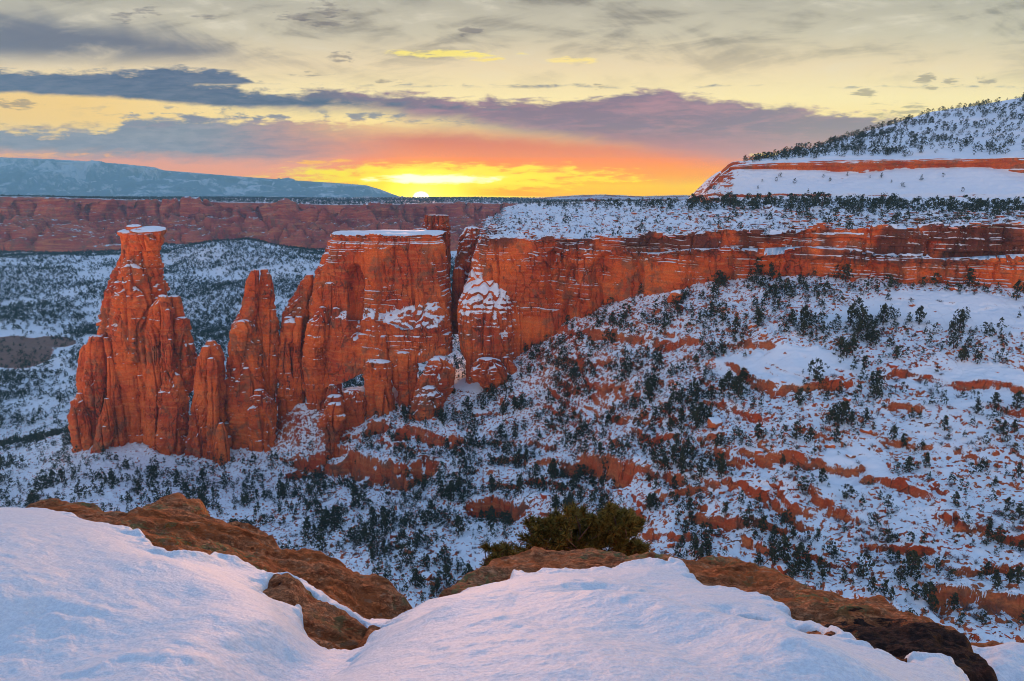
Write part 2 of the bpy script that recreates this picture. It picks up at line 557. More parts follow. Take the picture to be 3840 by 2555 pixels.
def rock_mat(name, base=(.72, .140, .024), deep=(.46, .060, .014), buff=(.68, .25, .08), dark=(.10, .032, .026),
             sc=1.0, snow=(.52, .66), snow_noise=.45, varnish=.5, strata_amt=.4, bump=1.0, soil=None, streak=None, rim=None, crack=.0, fleck=0.0):
    """layered red sandstone; snow lies where the surface is flat enough"""
    m, g = new_mat(name)
    geo = g.n('ShaderNodeNewGeometry')
    pos = g.vscale(geo.outputs['Position'], (sc, sc, sc))
    x, y, z = g.xyz(pos)
    nx, ny, nz = g.xyz(geo.outputs['Normal'])
    warp = g.noise(pos, .03, 3)
    zz = g.mad(warp, 6.0, z)
    n_l = g.noise(pos, .045, 5, .6)                                   # broad tone
    n_m = g.noise(pos, .35, 5, .62)
    n_s = g.noise(g.vec(g.mul(x, .05), g.mul(y, .05), g.mul(zz, .75)), 1.0, 5, .65)   # bedding
    n_v = g.noise(g.vec(g.mul(x, .55), g.mul(y, .55), g.mul(z, .035)), 1.0, 5, .65, .25)  # streaks running down
    n_f = g.noise(pos, 1.9, 4, .65)
    c = g.mix(g.ss(n_l, .36, .64), base, deep)
    c = g.mix(g.mul(g.ss(n_s, .48, .66), strata_amt), c, buff)
    c = g.mix(g.mul(g.ss(n_s, .46, .34), strata_amt * .8), c, deep)
    c = g.mix(g.mul(g.ss(n_m, .55, .75), .35), c, buff)
    if varnish:
        patch = g.ss(g.noise(pos, .028, 4, .6, .5), .50, .62)
        vs = g.mul(g.ss(g.add(n_v, g.mul(g.sub(n_m, .5), .35)), .50, .66), patch)
        c = g.mix(g.mul(vs, varnish), c, dark)
        sp = g.ss(g.add(n_m, g.mul(g.sub(n_l, .5), .8)), .62, .74)
        c = g.mix(g.mul(sp, varnish * .8), c, dark)
    pat = g.ss(g.add(g.noise(pos, .075, 5, .62, .6), g.mul(g.sub(n_m, .5), .5)), .50, .66)
    c = g.mix(g.mul(pat, .85 if name == 'snowy_slope' else .74), c, (.19, .075, .042, 1) if name == 'snowy_slope' else (.25, .105, .052, 1))
    if rim:
        rm = g.mul(g.ss(g.add(z, g.mul(g.sub(n_v, .5), 14.0)), rim[0], rim[1]), g.ss(g.noise(pos, .05, 3, .5), .40, .52))
        c = g.mix(g.mul(rm, .8), c, (.055, .030, .028, 1))
    if crack:
        wpos = g.n('ShaderNodeVectorMath', operation='MULTIPLY_ADD')
        g.put(wpos.inputs[0], g.noise(pos, .18, 3, .6, col=True))
        g.put(wpos.inputs[1], (5.0, 5.0, 5.0))
        g.put(wpos.inputs[2], pos)
        vo = g.n('ShaderNodeTexVoronoi', feature='DISTANCE_TO_EDGE')
        g.put(vo.inputs['Vector'], g.vscale(wpos.outputs[0], (.15, .15, .040)))
        g.put(vo.inputs['Scale'], 1.0)
        ck = g.mul(g.ss(vo.outputs['Distance'], .035, .0), g.ss(n_l, .40, .58))
        c = g.mix(g.mul(ck, crack), c, (.06, .018, .012, 1))
    c = g.mix(g.ss(n_f, .25, .75), g.mix(1.0, c, (.70, .66, .64, 1), 'MULTIPLY'), g.mix(1.0, c, (1.18, 1.2, 1.22, 1), 'MULTIPLY'))
    if soil:
        c = g.mix(g.mul(g.ss(g.noise(pos, soil[0], 4, .6), .48, .6), .85), c, soil[1])
    if name == 'snowy_slope':
        bare = g.n('ShaderNodeAttribute', attribute_name='bare').outputs['Fac']
        bare = g.ss(g.add(bare, g.add(g.mul(g.sub(n_l, .5), .8), g.mul(g.sub(n_m, .5), .7))), .35, .6)
        c = g.mix(bare, c, g.mix(n_m, (.16, .085, .06, 1), (.30, .16, .11, 1)))
    h = g.add(g.mul(n_s, .8), g.add(g.mul(n_m, .9), g.mul(n_f, .35)))
    if crack:
        h = g.sub(h, g.mul(ck, 1.2))
    if snow:
        f = g.add(nz, g.mul(g.sub(n_m, .5), snow_noise))
        f = g.add(f, g.mul(g.sub(n_f, .5), snow_noise * .9))
        f = g.add(f, g.mul(g.sub(n_s, .5), snow_noise * .5))
        if fleck:
            nk = g.noise(pos, .75, 3, .55)
            f = g.sub(f, g.mul(g.mul(g.ss(nk, .53, .62), g.n('ShaderNodeAttribute', attribute_name='rubble').outputs['Fac']), fleck))
        if streak:
            sx, sy, sz, amt = streak
            n_k = g.noise(g.vec(g.mul(x, sx), g.mul(y, sy), g.mul(z, sz)), 1.0, 5, .6, .3)
            f = g.add(f, g.mul(g.sub(n_k, .5), amt))
        if name == 'snowy_slope':
            f = g.sub(f, g.mul(bare, .8))
        if soil:
            f = g.sub(f, g.mul(g.ss(g.noise(pos, soil[0], 4, .6), .46, .58), soil[2]))
        sn = g.ss(f, snow[0], snow[1])
        c = g.mix(sn, c, SNOW)
        rough = g.ss(sn, 0.0, 1.0, .88, .65)
        h = g.mul(h, g.ss(sn, 0.0, 1.0, 1.0, .25))
    else:
        rough = .88
    bn = g.bump(h, .7 * bump, .55 / sc)
    finish(g, c, rough, bn, .25)
    return m


M = {}
M['tower'] = rock_mat('tower_sandstone', snow=(.62, .70), snow_noise=.36, varnish=.95, crack=.45, bump=1.3)
M['prow'] = rock_mat('prow_sandstone', snow=(.30, .42), snow_noise=.55, varnish=.7, crack=.7)
M['cliff'] = rock_mat('cliff_sandstone', snow=(.66, .78), snow_noise=.50, varnish=.85, rim=(-31, -24), crack=.45, bump=1.3)
M['slope'] = rock_mat('snowy_slope', snow=(.60, .72), snow_noise=.66, varnish=.4, base=(.46, .11, .035), streak=(.05, .07, 1.2, .55), fleck=.55, crack=.6)
M['hill'] = rock_mat('snowy_hill', snow=(.40, .54), snow_noise=.40, varnish=.4, streak=(.035, .05, .55, 1.35))
M['far'] = rock_mat('far_canyon_wall', sc=.3, snow=(.95, 1.0), snow_noise=.2, varnish=.75, base=(.56, .115, .05), deep=(.36, .05, .03), strata_amt=.7)
# ---------------------------------------------------------------- canyon terrain
# (px, py, distance) read along the slope, or (px, distance, height) for ground the photo hides
TC = [(20, 490, 340), (60, 450, 392), (80, 441, 378), (110, 450, 371), (150, 442, 375), (190, 450, 373), (215, 454, 371), (250, 441, 375), (275, 437, 378), (100, 425, 420), (200, 425, 420), (100, 480, 330), (100, 505, 280), (20, 505, 300), (-150, 470, 400), (-150, 520, 300), (-300, 500, 380),
      (200, 480, 345), (200, 500, 305), (288, 400, 386), (300, 398, 388), (310, 450, 360), (280, 415, 384), (265, 425, 400), (300, 500, 290), (280, 530, 245),
      (330, 390, 398), (400, 400, 375), (400, 450, 325), (400, 500, 275), (380, 540, 225), (400, 580, 190),
      (450, 400, 360), (500, 385, 365), (500, 430, 325), (500, 480, 280), (480, 540, 220), (470, 590, 185),
      (540, 345, 374), (562, 322, 372), (560, 362, 348), (590, 420, 295), (580, 480, 245), (580, 540, 205),
      (650, 290, 352), (650, 340, 315), (650, 400, 270), (650, 460, 225), (650, 540, 180),
      (725, 287, 325), (720, 340, 285), (720, 400, 242), (720, 470, 200), (720, 550, 162),
      (804, 280, 300), (800, 340, 258), (800, 400, 222), (800, 480, 182), (800, 570, 146),
      (880, 290, 285), (870, 340, 248), (880, 420, 205), (880, 500, 168), (890, 590, 132),
      (950, 292, 275), (950, 350, 235), (950, 420, 198), (950, 500, 163), (960, 600, 126), (970, 650, 112),
      (1024, 300, 265), (1024, 360, 225), (1024, 430, 190), (1024, 520, 152), (1024, 620, 118),
      (1200, 310, 255), (1200, 400, 200), (1200, 520, 148), (1200, 640, 110),
      # canyon floor beyond the ridge
      (0, 258, 1500), (120, 256, 1500), (0, 330, 950), (150, 330, 950), (0, 400, 640), (80, 415, 580), (0, 440, 520), (160, 400, 620), (-300, 300, 1100), (-300, 420, 560),
      (260, 246, 1500), (300, 251, 1450), (320, 258, 1350), (340, 300, 1050), (250, 300, 1080), (290, 340, 850), (220, 248, 1450), (200, 262, 1400),
      (200, 350, 800), (200, 420, 560), (280, 400, 600)]
TH = [(460, 470, -118), (520, 520, -95), (620, 520, -60), (720, 500, -48), (820, 480, -45), (920, 470, -45), (1024, 470, -45), (1200, 470, -45),
      (460, 900, -120), (620, 900, -90), (800, 900, -80), (1024, 900, -80), (1200, 900, -80), (420, 900, -160), (420, 1500, -150), (600, 1600, -120), (1024, 1600, -100),
      (100, 2000, -150), (400, 2000, -150), (-300, 2000, -150), (700, 2000, -120), (1024, 2000, -100),
      (0, 180, -118), (250, 150, -112), (500, 120, -108), (750, 95, -98), (1000, 80, -88), (-300, 200, -118)]
_p = [W(*q) for q in TC] + [((a - 512) / F * b / CT, b, h) for a, b, h in TH]
_p = np.array(_p)
_q = np.stack([_p[:, 0] / _p[:, 1], np.log(_p[:, 1])], -1)


def _tps(r2):
    return r2 * np.log(r2 + 1e-9)


def tps_fit(q, z, lam=.002):
    n = len(q)
    r2 = ((q[:, None] - q[None]) ** 2).sum(-1)
    A = np.zeros((n + 3, n + 3))
    A[:n, :n] = _tps(r2) + lam * np.eye(n)
    A[:n, n] = 1
    A[:n, n + 1:] = q
    A[n:, :n] = A[:n, n:].T
    return np.linalg.solve(A, np.concatenate([z, [0, 0, 0]]))


def tps_eval(q, w, Q):
    out = np.empty(len(Q))
    n = len(q)
    for a in range(0, len(Q), 100000):
        B = Q[a:a + 100000]
        r2 = ((B[:, None] - q[None]) ** 2).sum(-1)
        out[a:a + 100000] = _tps(r2) @ w[:n] + w[n] + B @ w[n + 1:]
    return out


_w = tps_fit(_q, _p[:, 2])


def base_height(x, y):
    Q = np.stack([x / y, np.log(y)], -1).reshape(-1, 2)
    return tps_eval(_q, _w, Q).reshape(np.shape(x))


def ground_at(px, py, it=40):
    """first place where the ray through (px, py) meets the smooth ground"""
    u = (px - 512.0) / F
    v = (340.5 - py) / F
    k = 1 / (CT + v * ST)
    ys = np.exp(np.linspace(math.log(85), math.log(2000), 400))
    z = base_height(u * k * ys, ys)
    ray = (v * CT - ST) * k * ys
    hit = np.nonzero(ray < z)[0]
    i = hit[0] if len(hit) else 399
    return np.array([u * k * ys[i], ys[i], z[i]])


# rock steps that cut across the slope: line of the upper edge, height, reach downhill
STEPS = [
    ([(286, 452), (318, 456), (342, 452), (362, 460), (385, 466), (404, 467), (425, 463), (446, 468)], 10.0, 20),
    ([(320, 438), (345, 441), (375, 443), (412, 447), (430, 452)], 2.6, 9),
    ([(390, 436), (415, 430), (440, 436), (470, 440)], 5.0, 11),
    ([(366, 432), (380, 426), (392, 432)], 5.5, 11),
    ([(462, 505), (478, 503), (493, 500), (508, 503), (540, 506)], 6.0, 14),
    ([(492, 461), (508, 462), (524, 458), (530, 462)], 3.2, 8),
    ([(530, 460), (552, 457), (560, 463)], 4.0, 9),
    ([(555, 465), (575, 458), (592, 457), (600, 465), (625, 470), (640, 478)], 6.5, 12),
    ([(520, 478), (545, 481), (575, 487)], 2.6, 8),
    ([(475, 480), (500, 484), (530, 486)], 2.2, 8),
    ([(642, 470), (668, 474), (690, 482)], 3.4, 8),
    ([(625, 434), (650, 436), (672, 440), (682, 437)], 2.6, 7),
    ([(696, 440), (715, 448), (735, 455), (745, 449)], 3.2, 8),
    ([(745, 455), (770, 459), (800, 457), (817, 460), (845, 465), (870, 462)], 4.2, 9),
    ([(540, 325), (560, 326), (590, 334), (612, 334), (635, 340), (660, 344), (690, 342), (715, 340)], 3.4, 9),
    ([(720, 345), (740, 348), (762, 345), (778, 352)], 2.4, 8),
    ([(725, 360), (745, 372), (757, 388), (780, 394), (800, 390), (835, 385), (868, 380)], 3.8, 9),
    ([(870, 372), (905, 366), (940, 372), (960, 380), (1000, 385), (1040, 390)], 3.6, 9),
    ([(880, 402), (905, 405), (925, 412)], 2.6, 7),
    ([(650, 500), (680, 492), (705, 480), (730, 478), (760, 488), (790, 500), (830, 512)], 3.2, 9),
    ([(690, 505), (720, 512), (760, 516), (800, 520)], 2.8, 9),
    ([(740, 532), (760, 538), (780, 545)], 2.6, 8),
    ([(855, 468), (890, 478), (920, 490), (950, 498)], 2.4, 8),
    ([(935, 515), (960, 524), (985, 530), (1010, 538), (1040, 545)], 3.0, 8),
    ([(930, 555), (960, 561), (1000, 566), (1060, 570)], 1.8, 6),
    ([(925, 584), (955, 588), (985, 592), (1020, 597), (1080, 602)], 4.6, 9),
    ([(700, 262 + 42), (725, 308), (745, 312)], 1.6, 5),
    ([(560, 560), (600, 565), (640, 560)], 1.6, 6),
    ([(255, 508), (280, 503), (300, 506)], 1.6, 5),
    ([(880, 436), (912, 440), (938, 446)], 1.8, 6),
    ([(985, 405), (1010, 412), (1050, 416)], 2.2, 6),
    ([(475, 438), (505, 442), (540, 440), (565, 446)], 2.2, 7),
    ([(598, 412), (630, 418), (660, 416), (690, 424)], 2.4, 7),
    ([(430, 480), (455, 476), (480, 474), (505, 477)], 2.0, 6),
    ([(540, 515), (575, 522), (610, 520), (650, 528)], 2.2, 7),
    ([(640, 528), (670, 534), (700, 530)], 2.0, 6),
    ([(560, 395), (590, 388), (620, 392), (650, 398)], 2.4, 7),
    ([(700, 398), (720, 410), (745, 418), (780, 424)], 2.4, 7),
    ([(790, 432), (820, 438), (850, 436)], 2.0, 6),
    ([(600, 440), (620, 446), (640, 444)], 2.2, 6),
    ([(560, 360), (590, 366), (620, 362), (650, 368)], 2.0, 6),
    ([(440, 512), (455, 520), (470, 530)], 1.8, 5),
    ([(860, 535), (900, 542), (940, 545)], 2.2, 6),
    ([(800, 545), (830, 552), (860, 560)], 2.0, 6),
    ([(775, 480), (790, 495), (802, 512), (812, 522)], 3.0, 7),
    ([(808, 478), (822, 498), (842, 512), (862, 520)], 3.0, 7),
]

U_COLS, Y_ROWS = 1000, 1240
uu_ = np.linspace(-.93, .93, U_COLS)
ly_ = np.concatenate([np.linspace(math.log(80.0), math.log(470.0), 961)[:-1], np.linspace(math.log(470.0), math.log(2100.0), 280)])
YY = np.exp(ly_)[:, None] * np.ones((1, U_COLS))
XX = uu_[None, :] * YY
ZZ = base_height(XX, YY)
near_w = sstep(YY, 700, 480)                       # 1 on the near slopes
slick = sstep(XX / YY, .30, .50) * near_w * sstep(fbm(np.stack([XX / 60, YY / 60, 0 * XX], -1), 2), -.25, .2)


def _v3(x, y, z): return np.stack([x, y, z], -1)


def ellipse_w(px, py, items, base):
    w = np.full(px.shape, base)
    for cx, cyy, rx, ry, val in items:
        q = ((px - cx) / rx) ** 2 + ((py - cyy) / ry) ** 2
        k = sstep(q, 1.3, .7)
        w = w * (1 - k) + val * k
    return w


# where trees stand on the near slopes: centre, radii, density
TREE_W = [(620, 310, 110, 22, .85), (520, 400, 60, 70, 1.0), (640, 410, 110, 55, .85), (760, 320, 60, 36, .75), (800, 300, 30, 20, .9), (790, 368, 80, 22, .05), (940, 315, 120, 24, .03), (880, 335, 70, 16, .55), (960, 345, 70, 18, .5), (960, 385, 90, 26, .15),
          (860, 400, 70, 25, .7), (940, 420, 60, 30, .25), (720, 440, 60, 40, .8), (850, 470, 40, 26, .12), (420, 540, 70, 60, 1.0), (330, 520, 40, 30, .5), (480, 545, 26, 34, .25), (340, 470, 60, 16, .35), (90, 480, 120, 45, .26), (280, 465, 60, 40, .5), (240, 490, 60, 30, .3),
          (920, 560, 100, 60, .8), (900, 500, 60, 24, .3), (760, 560, 90, 40, .8), (620, 500, 90, 40, .7), (400, 380, 60, 24, .25), (440, 410, 50, 20, .7), (480, 372, 40, 22, .12)]



_gx, _gy = project(np.stack([XX, YY, ZZ], -1))
RUB = sstep(ellipse_w(_gx, _gy, TREE_W, .5), .08, .42)
slick = np.maximum(slick * .4, (1 - RUB)) * near_w


# broad swells, gullies running downhill, benches
ZZ = ZZ + 4.0 * fbm(_v3(XX / 55, YY / 70, 0 * XX + 3), 3) * near_w
ZZ = ZZ + 22.0 * fbm(_v3(XX / 240, YY / 300, 0 * XX + 8), 4) * (1 - near_w) * sstep(YY, 520, 800)
gul = 1 - np.abs(fbm(_v3(XX / 26 + YY / 260, YY / 120, 0 * XX + 5), 3)) * 2.2
ZZ = ZZ - .8 * sstep(gul, .55, 1.0) * near_w * (1 - .6 * slick)
zq = ZZ + 2.2 * fbm(_v3(XX / 22, YY / 22, 0 * XX + 31), 3)
bench = np.abs(((zq / 5.0) % 1.0))
riser = (sstep(bench, .72, .97) - bench) * 1.7
msk = sstep(fbm(_v3(XX / 15, YY / 15, 0 * XX + 50), 3), .02, .40)
ZZ = ZZ + riser * msk * near_w * (1 - .55 * slick)
zq = ZZ + 1.2 * fbm(_v3(XX / 9, YY / 9, 0 * XX + 71), 3)
bench = ((zq / 1.9) % 1.0)
msk = sstep(fbm(_v3(XX / 9, YY / 9, 0 * XX + 90), 3), .02, .36)
ZZ = ZZ + (sstep(bench, .70, .96) - bench) * .9 * msk * near_w
# rubble under the snow
ZZ = ZZ + .55 * fbm(_v3(XX / 5.0, YY / 5.0, 0 * XX + 12), 3) * near_w * (1 - .7 * slick)
rub = noise3(_v3(XX / 2.1, YY / 2.1, 0 * XX + 22))
ZZ = ZZ + 1.0 * sstep(rub, .26, .50) * near_w * (1 - .85 * slick)
ZZ = ZZ + 1.6 * fbm(_v3(XX / 9, YY / 9, 0 * XX + 14), 2) * (1 - near_w)


def seg_dist(px, py, A, B):
    d = B - A
    L = (d ** 2).sum() + 1e-9
    t = ((px - A[0]) * d[0] + (py - A[1]) * d[1]) / L
    tc = np.clip(t, 0, 1)
    qx, qy = A[0] + tc * d[0], A[1] + tc * d[1]
    side = d[0] * (py - A[1]) - d[1] * (px - A[0])
    return np.hypot(px - qx, py - qy), side, t


for pts, h, reach in STEPS:
    g0 = np.array([ground_at(*q) for q in pts])
    P = [g0[0, :2]]
    for a, b in zip(g0[:-1], g0[1:]):              # ragged edge
        for i in (1, 2, 3, 4):
            P.append(a[:2] + (b[:2] - a[:2]) * i / 4)
    P = np.array(P)
    lo, hi = P.min(0) - reach * 2.6, P.max(0) + reach * 2.6
    sel = (XX > lo[0]) & (XX < hi[0]) & (YY > lo[1]) & (YY < hi[1])
    x, y = XX[sel], YY[sel]
    wob = 2.4 * fbm(_v3(x / 9, y / 9, 0 * x + h), 3) + 1.1 * sstep(noise3(_v3(x / 3.4, y / 3.4, 0 * x + h * 3)), -.06, .06)
    best = np.full(x.shape, 1e9)
    sd = np.zeros_like(best)
    al = np.zeros_like(best)
    n = len(P) - 1
    for k in range(n):
        dist, side, t = seg_dist(x, y, P[k], P[k + 1])
        m = dist < best
        best[m] = dist[m]
        sd[m] = np.sign(side[m])
        al[m] = (k + np.clip(t[m], 0, 1)) / n
        if k in (0, n - 1):
            out = (t < 0) & m if k == 0 else (t > 1) & m
            best[out] = dist[out]
    s = best * sd + wob                             # > 0 uphill side, < 0 towards the viewer
    end = sstep(al, 0, .14) * sstep(al, 1, .86) * sstep(best, reach * 1.4, reach * .6)
    end = end * (.15 + .85 * sstep(fbm(_v3(x / 14, y / 14, 0 * x + 5 * h), 2), -.48, -.25))
    hh = h * (1.1 if h > 4.4 else .72) * np.maximum(.5, 1 + .45 * noise3(_v3(x / 12, y / 12, 0 * x + 2 * h)) + .35 * noise3(_v3(x / 3, y / 3, 0 * x + h)))
    wd = max(.55, .20 * h)
    tq = sstep(s, .3, -2 * wd + .3)
    tq = tq + .09 * np.sin(tq * math.pi * 2 * max(1, round(h / 2.2))) * (h > 2)
    down = -hh * tq * np.exp(-np.maximum(-s, 0) / reach) * end
    upl = .35 * hh * sstep(s, -.3, .3) * np.exp(-np.maximum(s, 0) / (reach * .6)) * end
    ZZ[sel] += down + upl

terrain = mesh_obj('canyon_terrain', _v3(XX, YY, ZZ).reshape(-1, 3), grid_faces(Y_ROWS, U_COLS), M['slope'])
_at = terrain.data.attributes.new('rubble', 'FLOAT', 'POINT')
_at.data.foreach_set('value', (RUB * near_w + .35 * (1 - near_w)).astype(np.float32).ravel())
_px, _py = project(np.stack([XX, YY, ZZ], -1))
_bare = np.zeros_like(XX)
for cx, cyy, rx, ry in ((14, 352, 42, 17), (52, 342, 26, 6)):
    _bare = np.maximum(_bare, sstep(((_px - cx) / rx) ** 2 + ((_py - cyy) / ry) ** 2, 1.4, .3) * (YY > 450))
_at = terrain.data.attributes.new('bare', 'FLOAT', 'POINT')
_at.data.foreach_set('value', _bare.astype(np.float32).ravel())
tag(terrain, 'snowy canyon floor and slopes with bands of red rock', 'terrain', kind='structure')


def H(x, y):
    """height of the finished ground"""
    x, y = np.asarray(x, float), np.asarray(y, float)
    i = np.interp(np.log(y), ly_, np.arange(Y_ROWS))
    j = (x / y - uu_[0]) / (uu_[-1] - uu_[0]) * (U_COLS - 1)
    i = np.clip(i, 0, Y_ROWS - 1.001)
    j = np.clip(j, 0, U_COLS - 1.001)
    i0, j0 = i.astype(int), j.astype(int)
    a, b = i - i0, j - j0
    return (ZZ[i0, j0] * (1 - a) * (1 - b) + ZZ[i0 + 1, j0] * a * (1 - b) + ZZ[i0, j0 + 1] * (1 - a) * b + ZZ[i0 + 1, j0 + 1] * a * b)


_el = ZZ / YY
_run = np.maximum.accumulate(_el, axis=0)
VIS = _el >= _run - .004                            # seen from the viewpoint


def visible(x, y):
    i = np.clip(np.round(np.interp(np.log(y), ly_, np.arange(Y_ROWS))).astype(int), 0, Y_ROWS - 1)
    j = np.clip(np.round((x / y - uu_[0]) / (uu_[-1] - uu_[0]) * (U_COLS - 1)).astype(int), 0, U_COLS - 1)
    return VIS[i, j]


SL = np.gradient(ZZ, axis=0) / np.gradient(YY, axis=0)


def slope_at(x, y):
    i = np.clip(np.round(np.interp(np.log(y), ly_, np.arange(Y_ROWS))).astype(int), 0, Y_ROWS - 1)
    j = np.clip(np.round((x / y - uu_[0]) / (uu_[-1] - uu_[0]) * (U_COLS - 1)).astype(int), 0, U_COLS - 1)
    return np.abs(SL[i, j])
# ---------------------------------------------------------------- rock masses
def cliff_disp(P, amp=1.0, seed=0, big=3.2, groove=2.2, lay=.9, fine=.5, lthick=3.4):
    o = seed * 13.7
    x, y, z = P[..., 0], P[..., 1], P[..., 2]
    d = big * fbm(_v3(x / 34 + o, y / 34, z / 110), 3)
    r = fbm(_v3(x / 13 + o, y / 13, z / 75 + o), 3)
    d = d - groove * sstep(1 - np.abs(r) * 3.0, .55, 1.0)
    zw = z + 1.4 * noise3(_v3(x / 40, y / 40, z / 30 + o)) + .03 * x
    d = d + lay * strata(zw, lthick, .2, seed) + lay * .5 * strata(zw, lthick * .37, .25, seed + 3)
    d = d + fine * 1.2 * fbm(_v3(x / 5 + o, y / 5, z / 4), 4)
    wz = z + .9 * noise3(_v3(x / 9, y / 9, z / 9)) + .02 * x
    ws = x + .6 * y + 1.2 * noise3(_v3(x / 7 + 5, y / 7, z / 7))
    bm = sstep(fbm(_v3(x / 30 + o, y / 30, z / 18 + 3), 3), -.15, .2)
    for hh, ww, aa, sd in ((7.5, 9.0, 1.0, 1), (2.6, 4.2, .55, 2)):
        val, e = blocks(ws, wz, hh, ww, seed * 5 + sd)
        d = d + aa * fine * bm * (1.5 * val - 1.3 * sstep(e, .45, .0))
    return d * amp


def cliff_sheet(name, stations, nu, nts, mat, face_rows, seed=0, flip=1, root=None, smooth_u=3, **kw):
    """loft with rock relief on the rows of the cliff face and lighter relief on the flat top"""
    G = sheet(stations, nu, nts, smooth_u)
    N = grid_normals(G) * flip
    nr = len(G)
    ridx = np.arange(nr)
    a = sstep(ridx, face_rows[1] + 8, face_rows[1] - 2)[:, None]
    d = cliff_disp(G, seed=seed, **kw)
    Gd = G + N * (d * a)[..., None]
    top = (1 - a) * (.9 * fbm(G / 18.0, 4) + .5 * strata(fbm(G / 30.0, 3) * 6 + G[..., 2], 1.1, .25, seed))
    Gd[..., 2] += top
    V = Gd.reshape(-1, 3)
    o = mesh_obj(name, V, grid_faces(nr, nu)[:, ::flip] if flip < 0 else grid_faces(nr, nu), mat)
    if root:
        child(o, root)
    return o, Gd


def column(name, outline, d, mat, root, ratio=.8, nth=120, dz=.42, seed=0, amp=1.0, dome=.35, sink=16.0, power=2.4, yaw=0.0, lthick=4.2, crop=None, shift=None, blocky=1.0):
    """rounded rock column whose left and right edges follow (py, pxL, pxR); d is the distance of its axis"""
    pts = []
    for py, a, b in outline:
        L, R = W(a, py, d), W(b, py, d)
        pts.append((L[2], (L[0] + R[0]) / 2, (R[0] - L[0]) / 2))
    pts = np.array(sorted(pts))
    zlo, zhi = pts[0, 0] - sink, pts[-1, 0]
    nz = max(10, int((zhi - zlo) / dz))
    zz = np.linspace(zlo, zhi, nz)
    cx = np.interp(zz, pts[:, 0], pts[:, 1])
    hw = np.interp(zz, pts[:, 0], pts[:, 2])
    for _ in range(3):
        cx[1:-1] = cx[1:-1] * .5 + .25 * (cx[:-2] + cx[2:])
        hw[1:-1] = hw[1:-1] * .5 + .25 * (hw[:-2] + hw[2:])
    # rounded top
    m = 9
    tt = np.sin(np.linspace(0, math.pi / 2, m + 1))[1:]
    zz = np.concatenate([zz, zhi + tt * hw[-1] * dome])
    cx = np.concatenate([cx, np.full(m, cx[-1])])
    hw0 = np.concatenate([hw, hw[-1] * np.sqrt(np.maximum(1 - tt ** 2, 0))])
    th = np.linspace(0, 2 * math.pi, nth, endpoint=False)
    ct, st = np.cos(th), np.sin(th)
    rr = (np.abs(ct) ** power + np.abs(st) ** power) ** (-1 / power)
    dy = 0 * zz
    if shift:
        q = sorted((W(0, a, d)[2], b) for a, b in shift)
        dy = np.interp(zz, [a for a, b in q], [b for a, b in q])
        for _ in range(6):
            dy[1:-1] = dy[1:-1] * .5 + .25 * (dy[:-2] + dy[2:])
    X = cx[:, None] + hw0[:, None] * (ct * rr)[None]
    Y = d + dy[:, None] + hw0[:, None] * ratio * (st * rr)[None]
    Z = zz[:, None] + 0 * X
    P = _v3(X, Y, Z)
    wid = np.maximum(hw0, .01)[:, None]
    sc = np.clip(wid / 6.0, 0, 1.3) * amp
    o = seed * 7.1
    dd = 1.1 * fbm(_v3(X / 9 + o, Y / 9, Z / 34), 3)
    r = noise3(_v3(X / 6.5 + o, Y / 6.5, Z / 60 + o))
    dd = dd - 2.3 * sstep(1 - np.abs(r) * 4.5, .35, 1.0)
    r2 = noise3(_v3(X / 3.4 + o, Y / 3.4, Z / 26 + o))
    dd = dd - .7 * sstep(1 - np.abs(r2) * 5.0, .4, 1.0) * sstep(noise3(_v3(X / 10, Y / 10, Z / 16 + o)), -.1, .3)
    zw = Z + .9 * noise3(_v3(X / 14 + o, Y / 14, Z / 14)) + .04 * X
    dd = dd + .34 * strata(zw, lthick, .16, seed) + .16 * strata(zw, lthick * .31, .3, seed + 5) * sstep(fbm(P / 11.0, 2), -.2, .3)
    dd = dd - .40 * sstep(np.abs(((zw / (lthick * 1.9) + .37 * seed) % 1.0) - .5), .06, .0)
    arc = th[None] * np.maximum(wid, 3.0) + 1.0 * noise3(_v3(X / 6 + 2, Y / 6, Z / 6))
    bm = sstep(fbm(_v3(X / 14 + o, Y / 14, Z / 16), 3), -.12, .22)
    val, e = blocks(arc, zw + .5 * noise3(P / 4.0), lthick * 1.6, 5.5, seed * 3 + 1)
    bm = bm * blocky
    dd = dd + bm * (.75 * val - .9 * sstep(e, .42, .0))
    val, e = blocks(arc, zw, lthick * .55, 2.6, seed * 3 + 2)
    dd = dd + (.2 * blocky + .8 * bm) * (.30 * val - .35 * sstep(e, .3, .0))
    dd = dd + .75 * fbm(_v3(X / 3 + o, Y / 3, Z / 3.2), 4)
    dd = dd * sc
    rad = _v3((ct * rr)[None] + 0 * X, (st * rr)[None] + 0 * X, 0 * X)
    rad /= np.linalg.norm(rad, axis=-1, keepdims=True)
    P = P + rad * dd[..., None]
    ob = mesh_obj(name, P.reshape(-1, 3), grid_faces(len(zz), nth, True), mat)
    if root is not None:
        child(ob, root)
    return ob


def ro(pts, ox=0.0):
    """outline measured on an enlarged view -> picture units"""
    return [(186.7 + .17862 * dy, ox + .17862 * a, ox + .17862 * b) for dy, a, b in pts]


def foot(px, py, d):
    return W(px, py, d)


